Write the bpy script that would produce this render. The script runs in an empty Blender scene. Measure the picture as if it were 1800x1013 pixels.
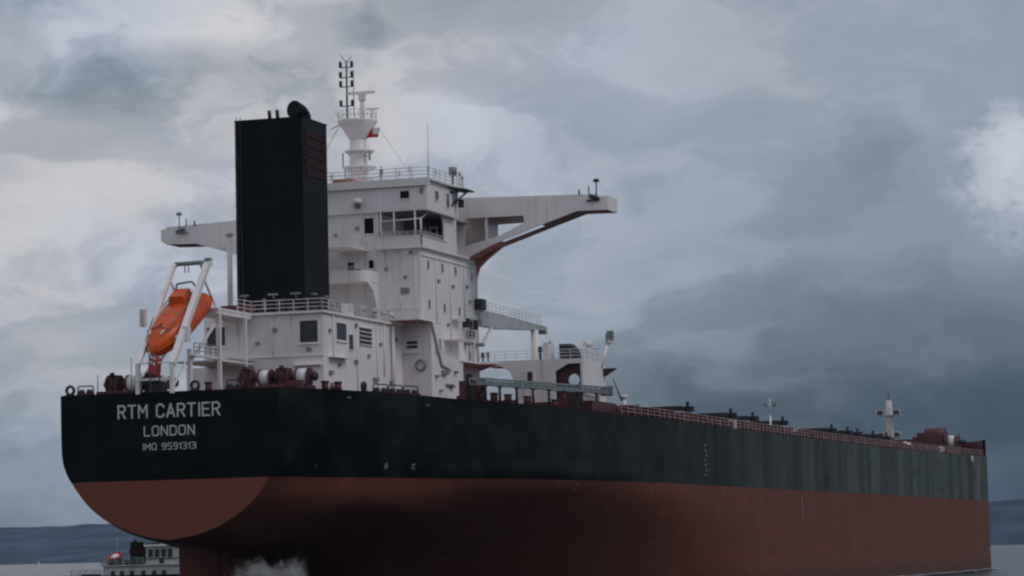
import bpy, bmesh, math, random
from mathutils import Vector, Matrix
from mathutils.geometry import tessellate_polygon

random.seed(7)
S = bpy.context.scene
COL = S.collection
PI = math.pi

# ------------------------------------------------------------------ camera
cam_d = bpy.data.cameras.new('camera')
cam = bpy.data.objects.new('camera', cam_d); COL.objects.link(cam)
cam_d.sensor_width = 36.0; cam_d.lens = 105.418
cam_d.clip_start = 1.0; cam_d.clip_end = 60000.0
_r = Vector((0.30990607, -0.95049044, -0.02293799))
_u = Vector((-0.07562902, -0.0486937, 0.99594637))
_f = Vector((0.94775444, 0.30691504, 0.08697513))
cam.matrix_world = Matrix(((_r.x, _u.x, -_f.x, -236.315), (_r.y, _u.y, -_f.y, -107.877),
                           (_r.z, _u.z, -_f.z, 5.2843), (0, 0, 0, 1)))
S.camera = cam

# ------------------------------------------------------------------ render look
S.view_settings.view_transform = 'Standard'; S.view_settings.look = 'None'
S.view_settings.exposure = 0.0; S.view_settings.gamma = 1.0
S.view_settings.use_curve_mapping = False
S.render.engine = 'CYCLES'
S.cycles.use_denoising = True
try: S.cycles.denoiser = 'OPENIMAGEDENOISE'
except Exception: pass
S.cycles.max_bounces = 6; S.cycles.volume_bounces = 0
S.cycles.pixel_filter_type = 'BLACKMAN_HARRIS'; S.cycles.filter_width = 2.3

# ------------------------------------------------------------------ sun
SUN_EL, SUN_AZ = math.radians(45), math.radians(-95)   # azimuth measured from ship's +X towards +Y (port)
sd = bpy.data.lights.new('sun', 'SUN'); sd.energy = 0.74; sd.angle = math.radians(25)
sd.color = (1.0, 0.94, 0.89)
sun = bpy.data.objects.new('sun', sd); COL.objects.link(sun)
to_sun = Vector((math.cos(SUN_EL) * math.cos(SUN_AZ), math.cos(SUN_EL) * math.sin(SUN_AZ), math.sin(SUN_EL)))
sun.rotation_euler = to_sun.to_track_quat('Z', 'Y').to_euler()
sun.location = (0, 0, 300)

# ------------------------------------------------------------------ sky
W = bpy.data.worlds.new('World'); S.world = W; W.use_nodes = True
nt = W.node_tree; nt.nodes.clear()
class G:
    """tiny node graph writer"""
    def __init__(s, t): s.t = t
    def n(s, kind, **kw):
        x = s.t.nodes.new(kind)
        for k, v in kw.items(): setattr(x, k, v)
        return x
    def l(s, a, b): s.t.links.new(a, b)
    def put(s, sock, v):
        if isinstance(v, bpy.types.NodeSocket): s.l(v, sock)
        else: sock.default_value = v
    def m(s, op, a, b=0.0, c=None, clamp=False):
        x = s.n('ShaderNodeMath', operation=op, use_clamp=clamp)
        s.put(x.inputs[0], a); s.put(x.inputs[1], b)
        if c is not None: s.put(x.inputs[2], c)
        return x.outputs[0]
    def smooth(s, v, a, b, lo=0.0, hi=1.0):
        x = s.n('ShaderNodeMapRange', interpolation_type='SMOOTHSTEP')
        s.put(x.inputs[0], v); s.put(x.inputs[1], a); s.put(x.inputs[2], b); s.put(x.inputs[3], lo); s.put(x.inputs[4], hi)
        return x.outputs[0]
    def lin(s, v, a, b, lo=0.0, hi=1.0):
        x = s.n('ShaderNodeMapRange', interpolation_type='LINEAR', clamp=True)
        s.put(x.inputs[0], v); s.put(x.inputs[1], a); s.put(x.inputs[2], b); s.put(x.inputs[3], lo); s.put(x.inputs[4], hi)
        return x.outputs[0]
    def noise(s, vec, scale, detail=4, rough=0.55, dist=0.0):
        x = s.n('ShaderNodeTexNoise'); x.noise_dimensions = '3D'
        s.put(x.inputs['Vector'], vec)
        x.inputs['Scale'].default_value = scale; x.inputs['Detail'].default_value = detail
        x.inputs['Roughness'].default_value = rough; x.inputs['Distortion'].default_value = dist
        return x
    def comb(s, a, b, c):
        x = s.n('ShaderNodeCombineXYZ'); s.put(x.inputs[0], a); s.put(x.inputs[1], b); s.put(x.inputs[2], c)
        return x.outputs[0]
    def mix(s, f, a, b):
        x = s.n('ShaderNodeMix', data_type='RGBA'); s.put(x.inputs[0], f); s.put(x.inputs[6], a); s.put(x.inputs[7], b)
        return x.outputs[2]

g = G(nt)
tc = g.n('ShaderNodeTexCoord')
def vdot(v, a):
    x = g.n('ShaderNodeVectorMath', operation='DOT_PRODUCT'); g.l(v, x.inputs[0]); x.inputs[1].default_value = a
    return x.outputs['Value']
D = tc.outputs['Generated']
nrm = g.n('ShaderNodeVectorMath', operation='NORMALIZE'); g.l(D, nrm.inputs[0]); D = nrm.outputs[0]
s0 = vdot(D, (0.308083, -0.95136, 0.0)); f0 = vdot(D, (0.95136, 0.308083, 0.0)); t0 = vdot(D, (0, 0, 1))
base = g.comb(g.m('MULTIPLY', s0, 1.0), g.m('MULTIPLY', t0, 1.9), g.m('MULTIPLY', f0, 1.0))
wn = g.noise(base, 16.0, 4, 0.5)
wsep = g.n('ShaderNodeSeparateColor'); g.l(wn.outputs['Color'], wsep.inputs[0])
s1 = g.m('ADD', s0, g.m('MULTIPLY', g.m('SUBTRACT', wsep.outputs[0], 0.5), 0.085))
t1 = g.m('ADD', t0, g.m('MULTIPLY', g.m('SUBTRACT', wsep.outputs[1], 0.5), 0.050))
side = g.smooth(s1, -0.10, 0.20)                       # bright to port, heavier cloud to starboard
hi = g.m('MULTIPLY_ADD', side, -0.160, 0.490)
low = g.m('MULTIPLY_ADD', side, -0.200, 0.235)
top = g.m('ADD', g.m('MULTIPLY_ADD', side, 0.013, 0.120), g.m('MULTIPLY', g.m('MULTIPLY', side, g.m('SUBTRACT', 1.0, side)), 0.12))
vv = g.n('ShaderNodeMapRange', interpolation_type='SMOOTHSTEP')
g.put(vv.inputs[0], t1); g.put(vv.inputs[1], g.m('MULTIPLY_ADD', side, 0.030, -0.012)); g.put(vv.inputs[2], top); g.put(vv.inputs[3], low); g.put(vv.inputs[4], hi)
V = vv.outputs[0]
# cloud lumps
n1 = g.noise(g.comb(g.m('MULTIPLY', s1, 1.0), g.m('MULTIPLY', t1, 2.0), f0), 17.0, 8, 0.56)
n2 = g.noise(g.comb(s1, g.m('MULTIPLY', t1, 1.4), f0), 44.0, 8, 0.60)
lump = g.m('ADD', g.m('MULTIPLY', g.smooth(n1.outputs[0], 0.34, 0.66, -1.0, 1.0), 0.6), g.m('MULTIPLY', g.smooth(n1.outputs[0], 0.46, 0.56, -1.0, 1.0), 0.4))
amp = g.m('MULTIPLY_ADD', side, -0.072, 0.085)
V = g.m('ADD', V, g.m('MULTIPLY', lump, g.m('MULTIPLY', amp, g.smooth(t0, 0.0, 0.10, 0.35, 1.0))))
V = g.m('ADD', V, g.m('MULTIPLY', g.m('SUBTRACT', n2.outputs[0], 0.5), g.m('MULTIPLY_ADD', side, -0.085, 0.12)))
# single clouds: direction (sideways, up), half sizes, brightness
for (cs, ct, ws, wt, a) in ((-0.138, 0.158, 0.040, 0.0085, -0.15), (-0.095, 0.155, 0.035, 0.008, -0.10), (-0.043, 0.172, 0.009, 0.005, -0.13),
                            (-0.108, 0.178, 0.020, 0.006, 0.06), (-0.157, 0.072, 0.018, 0.008, 0.10),
                            (0.0135, 0.095, 0.013, 0.009, 0.05), (-0.010, 0.143, 0.014, 0.010, 0.05),
                            (0.116, 0.122, 0.026, 0.014, -0.05), (0.103, 0.044, 0.060, 0.010, -0.03),
                            (-0.164, 0.128, 0.010, 0.009, -0.10), (-0.155, 0.183, 0.03, 0.007, -0.13), (0.165, 0.022, 0.03, 0.008, 0.05),
                            (-0.02, 0.178, 0.03, 0.006, -0.06)):
    a1 = g.m('DIVIDE', g.m('SUBTRACT', s1, cs), ws); a2 = g.m('DIVIDE', g.m('SUBTRACT', t1, ct), wt)
    e = g.m('POWER', 2.718, g.m('MULTIPLY', g.m('ADD', g.m('MULTIPLY', a1, a1), g.m('MULTIPLY', a2, a2)), -1.0))
    V = g.m('MULTIPLY_ADD', e, a, V)
# the bright cumulus edge, starboard
s2 = g.m('ADD', s0, g.m('MULTIPLY', g.m('SUBTRACT', n2.outputs[0], 0.5), 0.030))
t2 = g.m('ADD', t0, g.m('MULTIPLY', g.m('SUBTRACT', wsep.outputs[2], 0.5), 0.030))
c1 = g.m('DIVIDE', g.m('SUBTRACT', s2, 0.180), 0.031); c2 = g.m('DIVIDE', g.m('SUBTRACT', t2, 0.120), 0.024)
rr = g.m('SQRT', g.m('ADD', g.m('MULTIPLY', c1, c1), g.m('MULTIPLY', c2, c2)))
n4 = g.noise(g.comb(s0, g.m('MULTIPLY', t0, 1.2), f0), 90.0, 6, 0.62)
rr = g.m('ADD', rr, g.m('MULTIPLY', g.m('SUBTRACT', n4.outputs[0], 0.5), 1.3))
cum = g.smooth(rr, 1.2, 0.55)
V = g.m('ADD', V, g.m('MULTIPLY', cum, g.m('MULTIPLY_ADD', n4.outputs[0], 0.30, 0.08)))
# rain shafts and torn scud low on the starboard side
n5 = g.noise(g.comb(g.m('MULTIPLY', s0, 1.0), g.m('MULTIPLY', t0, 0.35), f0), 60.0, 6, 0.6)
V = g.m('MULTIPLY_ADD', g.m('SUBTRACT', n5.outputs[0], 0.5), g.m('MULTIPLY', side, 0.045), V)
ramp = g.n('ShaderNodeValToRGB'); g.l(V, ramp.inputs[0])
cr = ramp.color_ramp
cr.elements[0].position = 0.0; cr.elements[0].color = (0.010, 0.022, 0.040, 1)
cr.elements[1].position = 0.62; cr.elements[1].color = (0.60, 0.63, 0.70, 1)
for p_, c_ in ((0.08, (0.052, 0.082, 0.122, 1)), (0.20, (0.168, 0.206, 0.256, 1)), (0.33, (0.284, 0.334, 0.412, 1)), (0.48, (0.452, 0.478, 0.565, 1))):
    e_ = cr.elements.new(p_); e_.color = c_
sky = g.n('ShaderNodeTexSky'); sky.sky_type = 'NISHITA'; sky.sun_disc = False
sky.sun_elevation = SUN_EL; sky.sun_rotation = PI / 2 - SUN_AZ
n6 = g.noise(g.comb(s0, g.m('MULTIPLY', t0, 1.6), f0), 11.0, 3, 0.5)
tint = g.mix(g.m('MULTIPLY', g.smooth(n6.outputs[0], 0.40, 0.62), g.m('MULTIPLY_ADD', side, -0.9, 0.95)), (0.985, 1.0, 1.012, 1), (1.055, 1.0, 0.915, 1))
tv = g.n('ShaderNodeVectorMath', operation='MULTIPLY'); g.l(ramp.outputs[0], tv.inputs[0]); g.l(tint, tv.inputs[1])
sc10 = g.n('ShaderNodeVectorMath', operation='SCALE'); g.l(tv.outputs[0], sc10.inputs[0]); sc10.inputs[3].default_value = 10.0
skymix = g.mix(0.97, sky.outputs[0], sc10.outputs[0])   # 97 % overcast
bg = g.n('ShaderNodeBackground'); bg.inputs['Strength'].default_value = 0.1
g.l(skymix, bg.inputs['Color'])
wo = g.n('ShaderNodeOutputWorld'); g.l(bg.outputs[0], wo.inputs['Surface'])
try: W.cycles.sampling_method = 'MANUAL'; W.cycles.sample_map_resolution = 1024
except Exception: pass

# ------------------------------------------------------------------ materials
MATS = {}
def mat(name, col, rough=0.5, var=0.15, scale=0.6, col2=None, streak=0.0, bump=0.0, metal=0.0, spec=0.5, stretch=(1, 1, 1)):
    m = bpy.data.materials.new(name); m.use_nodes = True
    t = m.node_tree; h = G(t); b = t.nodes['Principled BSDF']
    geo = h.n('ShaderNodeNewGeometry')
    mp = h.n('ShaderNodeMapping'); h.l(geo.outputs['Position'], mp.inputs['Vector']); mp.inputs['Scale'].default_value = stretch
    n = h.noise(mp.outputs[0], scale, 5, 0.6)
    dark = tuple(c * (1 - var) for c in col) + (1,); lite = tuple(min(1, c * (1 + var)) for c in col) + (1,)
    c = h.mix(h.smooth(n.outputs[0], 0.3, 0.7), dark, lite)
    if streak > 0:
        mp2 = h.n('ShaderNodeMapping'); h.l(geo.outputs['Position'], mp2.inputs['Vector']); mp2.inputs['Scale'].default_value = (1.6, 1.6, 0.06)
        n2 = h.noise(mp2.outputs[0], 0.9, 6, 0.65)
        c = h.mix(h.m('MULTIPLY', h.smooth(n2.outputs[0], 0.52, 0.75), streak), c, (col2 or dark[:3]) + (1,))
    h.l(c, b.inputs['Base Color'])
    b.inputs['Roughness'].default_value = rough; b.inputs['Metallic'].default_value = metal
    b.inputs['Specular IOR Level'].default_value = spec
    if bump > 0:
        bp = h.n('ShaderNodeBump'); bp.inputs['Strength'].default_value = bump; bp.inputs['Distance'].default_value = 0.05
        n3 = h.noise(mp.outputs[0], scale * 3, 3, 0.5); h.l(n3.outputs[0], bp.inputs['Height']); h.l(bp.outputs[0], b.inputs['Normal'])
    MATS[name] = m
    return m
WHITE = mat('white_paint', (0.85, 0.805, 0.79), 0.45, 0.06, 0.25, (0.50, 0.40, 0.34), 0.45, 0.4)
RAILRED = mat('rust_pink_rail', (0.44, 0.32, 0.30), 0.6, 0.3, 1.0)
PALE = mat('pale_rail_paint', (0.62, 0.56, 0.53), 0.5, 0.2, 1.5)
BLACK = mat('funnel_black', (0.005, 0.0068, 0.0062), 0.5, 0.35, 0.4, (0.010, 0.0105, 0.0105), 0.5, bump=0.3, spec=0.11)
DRED = mat('deck_red_oxide', (0.085, 0.020, 0.022), 0.6, 0.35, 1.2)
FLANGE = mat('flange_brown', (0.19, 0.115, 0.105), 0.6, 0.2, 0.6)
UNDER = mat('oxide_soffit', (0.42, 0.165, 0.14), 0.6, 0.2, 0.6)
DARK = mat('dark_steel', (0.020, 0.020, 0.024), 0.5, 0.3, 1.0)
STEEL = mat('grey_steel', (0.22, 0.24, 0.25), 0.5, 0.2, 1.0)
CRANE = mat('crane_grey', (0.42, 0.44, 0.44), 0.5, 0.15, 0.8)
BLUEGREY = mat('gangway_grey', (0.20, 0.245, 0.25), 0.5, 0.2, 0.8)
GLASS = mat('dark_glass', (0.010, 0.012, 0.016), 0.12, 0.1, 1.0)
ORANGE = mat('lifeboat_orange', (0.62, 0.090, 0.006), 0.30, 0.18, 0.8, (0.30, 0.05, 0.02), 0.3, spec=0.35)
ROPE = mat('mooring_rope_white', (0.80, 0.79, 0.76), 0.8, 0.12, 6.0, bump=0.4)
LETTER = mat('letter_white', (0.62, 0.63, 0.62), 0.5, 0.12, 3.0)
FUNRED = mat('funnel_emblem_red', (0.036, 0.0095, 0.0095), 0.6, 0.3, 0.8, spec=0.1)
FLAGRED = mat('flag_red', (0.50, 0.02, 0.03), 0.8, 0.1, 2.0)
FLAGWHITE = mat('flag_white', (0.75, 0.74, 0.74), 0.8, 0.05, 2.0)
ENSIGN = mat('faded_flag_red', (0.34, 0.055, 0.045), 0.8, 0.2, 2.0)
FLAGBLUE = mat('flag_blue', (0.06, 0.05, 0.12), 0.8, 0.1, 2.0)
TUGWHITE = mat('tug_white', (0.42, 0.43, 0.42), 0.5, 0.1, 1.0, (0.3, 0.25, 0.2), 0.4)
LAMP = mat('lamp_shade', (0.78, 0.78, 0.78), 0.4, 0.05, 2.0)

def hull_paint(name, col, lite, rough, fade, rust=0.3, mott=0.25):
    """ship-side paint: vertical weather bands, faded paint plus painted-in grazing sheen growing along the length, chalky scuffs"""
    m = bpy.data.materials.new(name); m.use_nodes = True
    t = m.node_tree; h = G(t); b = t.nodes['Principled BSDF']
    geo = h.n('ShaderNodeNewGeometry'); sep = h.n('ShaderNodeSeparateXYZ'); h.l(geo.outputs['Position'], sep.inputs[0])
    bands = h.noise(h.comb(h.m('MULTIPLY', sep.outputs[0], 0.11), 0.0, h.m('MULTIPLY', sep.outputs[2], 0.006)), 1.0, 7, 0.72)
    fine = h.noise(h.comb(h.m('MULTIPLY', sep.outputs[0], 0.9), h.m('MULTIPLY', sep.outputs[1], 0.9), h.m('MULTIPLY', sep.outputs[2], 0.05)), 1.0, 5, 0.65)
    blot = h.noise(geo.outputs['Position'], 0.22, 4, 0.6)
    wear_sheen = h.smooth(sep.outputs[0], 32, 225, 0.01, 1.0)  # weathering plus grazing sheen put into the colour, stronger towards the bow
    k = h.m('MULTIPLY', h.smooth(bands.outputs[0], 0.30, 0.72, 0.25, 1.0), wear_sheen)
    k = h.m('ADD', k, h.m('MULTIPLY', h.smooth(fine.outputs[0], 0.60, 0.78), h.m('MULTIPLY', wear_sheen, 0.35)))
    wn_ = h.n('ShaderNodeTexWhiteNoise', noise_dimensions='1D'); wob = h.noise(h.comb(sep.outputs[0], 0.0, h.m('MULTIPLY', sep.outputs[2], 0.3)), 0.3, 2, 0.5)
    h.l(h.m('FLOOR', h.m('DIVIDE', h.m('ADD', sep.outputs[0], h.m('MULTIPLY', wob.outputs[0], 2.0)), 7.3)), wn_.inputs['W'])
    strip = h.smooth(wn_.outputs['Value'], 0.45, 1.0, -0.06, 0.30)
    k = h.m('ADD', k, h.m('MULTIPLY', strip, wear_sheen), clamp=True)
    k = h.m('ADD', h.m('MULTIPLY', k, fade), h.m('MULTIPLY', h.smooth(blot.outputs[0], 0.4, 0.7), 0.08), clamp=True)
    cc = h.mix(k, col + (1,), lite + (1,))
    # weld seams, rust runs from the deck edge and a weedy band near the water
    fr = h.m('ABSOLUTE', h.m('SUBTRACT', h.m('FRACT', h.m('DIVIDE', sep.outputs[0], 9.6)), 0.5))
    seam = h.m('MULTIPLY', h.smooth(fr, 0.485, 0.495), 0.35)
    cc = h.mix(seam, cc, tuple(c * 1.9 for c in col) + (1,))
    run = h.noise(h.comb(h.m('MULTIPLY', sep.outputs[0], 1.3), h.m('MULTIPLY', sep.outputs[1], 1.3), h.m('MULTIPLY', sep.outputs[2], 0.10)), 1.0, 6, 0.7)
    rk = h.m('MULTIPLY', h.smooth(run.outputs[0], 0.58, 0.74), h.m('MULTIPLY', h.m('MULTIPLY_ADD', wear_sheen, 0.75, 0.10), rust))
    cc = h.mix(rk, cc, (0.13, 0.075, 0.045, 1))
    patch = h.noise(h.comb(h.m('MULTIPLY', sep.outputs[0], 0.5), h.m('MULTIPLY', sep.outputs[1], 0.5), sep.outputs[2]), 0.42, 7, 0.68)
    cc = h.mix(h.m('MULTIPLY', h.smooth(patch.outputs[0], 0.52, 0.68), mott), cc, tuple(c * 1.45 for c in col) + (1,))
    tide = h.noise(h.comb(h.m('MULTIPLY', sep.outputs[0], 0.25), 0.0, h.m('MULTIPLY', sep.outputs[2], 1.5)), 0.6, 5, 0.6)
    tk = h.m('MULTIPLY', h.smooth(h.m('ADD', sep.outputs[2], h.m('MULTIPLY', tide.outputs[0], 2.5)), 4.2, 1.6), 0.55)
    cc = h.mix(tk, cc, (0.035, 0.036, 0.028, 1))
    h.l(cc, b.inputs['Base Color'])
    b.inputs['Roughness'].default_value = rough; b.inputs['Specular IOR Level'].default_value = 0.06
    bp = h.n('ShaderNodeBump'); bp.inputs['Strength'].default_value = 0.7; bp.inputs['Distance'].default_value = 0.10
    h.l(blot.outputs[0], bp.inputs['Height']); h.l(bp.outputs[0], b.inputs['Normal'])
    return m
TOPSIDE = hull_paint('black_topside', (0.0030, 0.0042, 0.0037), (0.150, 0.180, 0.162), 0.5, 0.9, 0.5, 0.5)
BOOT = hull_paint('red_boot_topping', (0.158, 0.052, 0.036), (0.178, 0.078, 0.054), 0.55, 0.8, 0.9, 0.7)

# ------------------------------------------------------------------ mesh builder
class MB:
    def __init__(s): s.v = []; s.f = []; s.mi = []; s.mats = []; s.cur = 0; s.smooth = set()
    def use(s, m):
        if m not in s.mats: s.mats.append(m)
        s.cur = s.mats.index(m); return s
    def face(s, idx, sm=False):
        s.f.append(tuple(idx)); s.mi.append(s.cur)
        if sm: s.smooth.add(len(s.f) - 1)
    def box(s, x0, x1, y0, y1, z0, z1, M=None):
        n = len(s.v)
        for p in ((x0, y0, z0), (x1, y0, z0), (x1, y1, z0), (x0, y1, z0), (x0, y0, z1), (x1, y0, z1), (x1, y1, z1), (x0, y1, z1)):
            q = Vector(p); s.v.append(tuple(M @ q if M else q))
        for q in ((0, 3, 2, 1), (4, 5, 6, 7), (0, 1, 5, 4), (1, 2, 6, 5), (2, 3, 7, 6), (3, 0, 4, 7)): s.face([n + i for i in q])
        return s
    def tube(s, p0, p1, r0, r1=None, n=8, caps=True):
        r1 = r0 if r1 is None else r1
        p0 = Vector(p0); p1 = Vector(p1); d = (p1 - p0).normalized()
        a = d.orthogonal().normalized(); b = d.cross(a); k = len(s.v)
        for p, r in ((p0, r0), (p1, r1)):
            for i in range(n):
                t = 2 * PI * i / n; s.v.append(tuple(p + (a * math.cos(t) + b * math.sin(t)) * r))
        for i in range(n): s.face((k + i, k + (i + 1) % n, k + n + (i + 1) % n, k + n + i), n > 5)
        if caps:
            s.face([k + n - 1 - i for i in range(n)]); s.face([k + n + i for i in range(n)])
        return s
    def beam(s, p0, p1, w, h, up=(0, 0, 1)):
        p0 = Vector(p0); p1 = Vector(p1); d = (p1 - p0).normalized(); up = Vector(up)
        a = d.cross(up).normalized(); b = a.cross(d).normalized(); k = len(s.v)
        for p in (p0, p1):
            for i, j in ((-1, -1), (1, -1), (1, 1), (-1, 1)): s.v.append(tuple(p + a * w * .5 * i + b * h * .5 * j))
        for q in ((3, 2, 1, 0), (4, 5, 6, 7), (0, 1, 5, 4), (1, 2, 6, 5), (2, 3, 7, 6), (3, 0, 4, 7)): s.face([k + i for i in q])
        return s
    def path(s, pts, r, n=6):
        for a, b in zip(pts, pts[1:]): s.tube(a, b, r, r, n)
        return s
    def lathe(s, c, prof, n=16, axis='Z'):
        k = len(s.v); c = Vector(c)
        for r, z in prof:
            for i in range(n):
                t = 2 * PI * i / n; q = (r * math.cos(t), r * math.sin(t), z)
                if axis == 'X': q = (q[2], q[0], q[1])
                if axis == 'Y': q = (q[1], q[2], q[0])
                s.v.append(tuple(c + Vector(q)))
        for j in range(len(prof) - 1):
            for i in range(n): s.face((k + j * n + i, k + j * n + (i + 1) % n, k + (j + 1) * n + (i + 1) % n, k + (j + 1) * n + i), True)
        s.face([k + n - 1 - i for i in range(n)]); m = k + (len(prof) - 1) * n; s.face([m + i for i in range(n)])
        return s
    def torus(s, c, R, r, axis='X', n=18, m=8, sy=1.0):
        k = len(s.v); c = Vector(c)
        for i in range(n):
            t = 2 * PI * i / n
            for j in range(m):
                u = 2 * PI * j / m; q = ((R + r * math.cos(u)) * math.cos(t), (R + r * math.cos(u)) * math.sin(t) * sy, r * 1.4 * math.sin(u))
                q = {'X': (q[2], q[0], q[1]), 'Y': (q[0], q[2], q[1]), 'Z': q}[axis]
                s.v.append(tuple(c + Vector(q)))
        for i in range(n):
            for j in range(m): s.face((k + i * m + j, k + ((i + 1) % n) * m + j, k + ((i + 1) % n) * m + (j + 1) % m, k + i * m + (j + 1) % m), True)
        return s
    def plate(s, outer, holes, fn, thick):
        """flat plate with holes: outlines in 2-D, fn maps (a,b) to a point, thick is the vector of its thickness"""
        loops = [list(outer)] + [list(h) for h in holes]
        tris = tessellate_polygon([[Vector((a, b, 0)) for a, b in L] for L in loops])
        flat = [q for L in loops for q in L]; k = len(s.v); n = len(flat); th = Vector(thick)
        for a, b in flat: s.v.append(tuple(Vector(fn(a, b))))
        for a, b in flat: s.v.append(tuple(Vector(fn(a, b)) + th))
        for t in tris: s.face([k + i for i in t]); s.face([k + n + i for i in reversed(t)])
        o = 0
        for L in loops:
            for i in range(len(L)):
                a = k + o + i; b = k + o + (i + 1) % len(L); s.face((a, b, b + n, a + n))
            o += len(L)
        return s
    def build(s, name, m=None, parent=None, fix=True, **props):
        me = bpy.data.meshes.new(name); me.from_pydata([tuple(v) for v in s.v], [], s.f)
        for x in (s.mats or [m]): me.materials.append(x)
        for i, p in enumerate(me.polygons):
            p.material_index = s.mi[i] if s.mats else 0
            p.use_smooth = i in s.smooth
        me.update()
        if fix:
            bm = bmesh.new(); bm.from_mesh(me); bmesh.ops.recalc_face_normals(bm, faces=bm.faces); bm.to_mesh(me); bm.free()
        o = bpy.data.objects.new(name, me); COL.objects.link(o)
        if parent: o.parent = parent
        for k, v in props.items(): o[k] = v
        return o
def thing(name, label, cat, loc=(0, 0, 0), rz=0.0, group=None):
    o = bpy.data.objects.new(name, None); COL.objects.link(o); o.location = loc; o.rotation_euler = (0, 0, rz)
    o['label'] = label; o['category'] = cat
    if group: o['group'] = group
    return o
def dup(o, parent, loc=(0, 0, 0)):
    """a copy of a part and of its sub-parts, mesh data shared"""
    c = o.copy(); COL.objects.link(c); c.parent = parent; c.location = Vector(o.location) + Vector(loc)
    for ch in list(o.children):
        d = ch.copy(); COL.objects.link(d); d.parent = c
    return c
def rounded(x0, x1, y0, y1, r, n=5):
    out = []
    for cx, cy, a0 in ((x1 - r, y0 + r, -90), (x1 - r, y1 - r, 0), (x0 + r, y1 - r, 90), (x0 + r, y0 + r, 180)):
        for i in range(n + 1):
            t = math.radians(a0 + 90 * i / n); out.append((cx + r * math.cos(t), cy + r * math.sin(t)))
    return out
def guardrail(pts, parent, h=1.05, gap=1.6, r=0.035, mt=None, name='guardrail', bars=3):
    m = MB(); pts = [Vector(p) for p in pts]
    for a, b in zip(pts, pts[1:]):
        L = (b - a).length; n = max(1, round(L / gap))
        for i in range(n + 1):
            q = a.lerp(b, i / n); m.tube(q, q + Vector((0, 0, h)), r * 1.15, None, 5)
        for k in range(bars):
            z = Vector((0, 0, h * (k + 1) / bars)); m.tube(a + z, b + z, r, None, 5)
    return m.build(name, mt or PALE, parent, kind='stuff')

# ------------------------------------------------------------------ water and land
WATER = bpy.data.materials.new('sea_water'); WATER.use_nodes = True
h = G(WATER.node_tree); b = WATER.node_tree.nodes['Principled BSDF']
geo = h.n('ShaderNodeNewGeometry')
b.inputs['Base Color'].default_value = (0.012, 0.022, 0.028, 1); b.inputs['Roughness'].default_value = 0.22; b.inputs['IOR'].default_value = 1.33
w1 = h.noise(geo.outputs['Position'], 0.35, 6, 0.62); w2 = h.noise(geo.outputs['Position'], 0.02, 3, 0.5)
bp = h.n('ShaderNodeBump'); bp.inputs['Strength'].default_value = 1.0; bp.inputs['Distance'].default_value = 0.7
h.l(h.m('ADD', h.m('MULTIPLY', w1.outputs[0], 1.0), h.m('MULTIPLY', w2.outputs[0], 3.0)), bp.inputs['Height']); h.l(bp.outputs[0], b.inputs['Normal'])
m = MB()
R_ = 7400; N_ = 96
m.v.append((0, 0, 0))
rings = (40, 120, 300, 700, 1500, 3000, 5000, R_)
for rr_ in rings:
    for i in range(N_): m.v.append((rr_ * math.cos(2 * PI * i / N_), rr_ * math.sin(2 * PI * i / N_), 0))
for i in range(N_): m.face((0, 1 + i, 1 + (i + 1) % N_))
for j in range(len(rings) - 1):
    for i in range(N_): m.face((1 + j * N_ + i, 1 + (j + 1) * N_ + i, 1 + (j + 1) * N_ + (i + 1) % N_, 1 + j * N_ + (i + 1) % N_))
sea = m.build('sea', WATER, kind='structure')

LAND = mat('hazed_woodland', (0.056, 0.080, 0.115), 0.9, 0.35, 0.012, spec=0.0)  # blue of the distance haze put into the woodland colour
def hills(name, az0, az1, d0, d1, hts, seed):
    """terrain with depth: grid over azimuth and distance seen from the bay, ridge height by azimuth"""
    rnd = random.Random(seed); m = MB(); na, nd = 120, 14
    ph = [(rnd.uniform(0, 6.28), rnd.uniform(0.7, 1.3)) for _ in range(8)]
    for j in range(nd):
        for i in range(na):
            u = i / (na - 1); w = j / (nd - 1); az = math.radians(az0 + (az1 - az0) * u)
            d = d0 + (d1 - d0) * w + 60 * math.sin(u * 30 + ph[0][0])
            q = u * (len(hts) - 1); k = min(int(q), len(hts) - 2); fr = q - k; fr = fr * fr * (3 - 2 * fr)
            hh = hts[k] * (1 - fr) + hts[k + 1] * fr
            rough = sum(math.sin(u * f * p[1] + p[0] + w * 5) / f for f, p in zip((11, 23, 41, 67, 111, 171, 260, 390), ph)) * 2.2
            prof = min(1, w / 0.55) ** 0.8 if w < 0.55 else 1 - 0.8 * ((w - 0.55) / 0.45) ** 1.5
            z = -1.5 + (hh * (1 + 0.06 * rough) + rnd.uniform(-1, 1) * hh * 0.015) * prof * (0.97 + 0.03 * math.sin(u * 60 + w * 9))
            m.v.append((-236 + d * math.cos(az), -108 + d * math.sin(az), z))
    for j in range(nd - 1):
        for i in range(na - 1): m.face((j * na + i, j * na + i + 1, (j + 1) * na + i + 1, (j + 1) * na + i), True)
    return m.build(name, LAND, kind='structure')
hills('far_hills', 46, 16, 5000, 6600, (70, 72, 71, 73, 74, 78, 76, 66, 40), 3)
hills('headland', 11.5, -22, 2550, 3300, (36, 56, 62, 64, 66, 60, 50), 11)

# ------------------------------------------------------------------ the ship
SHIP = thing('bulk_carrier', 'huge bulk carrier with black topsides, red bottom and tall white bridge block', 'ship')

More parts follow.
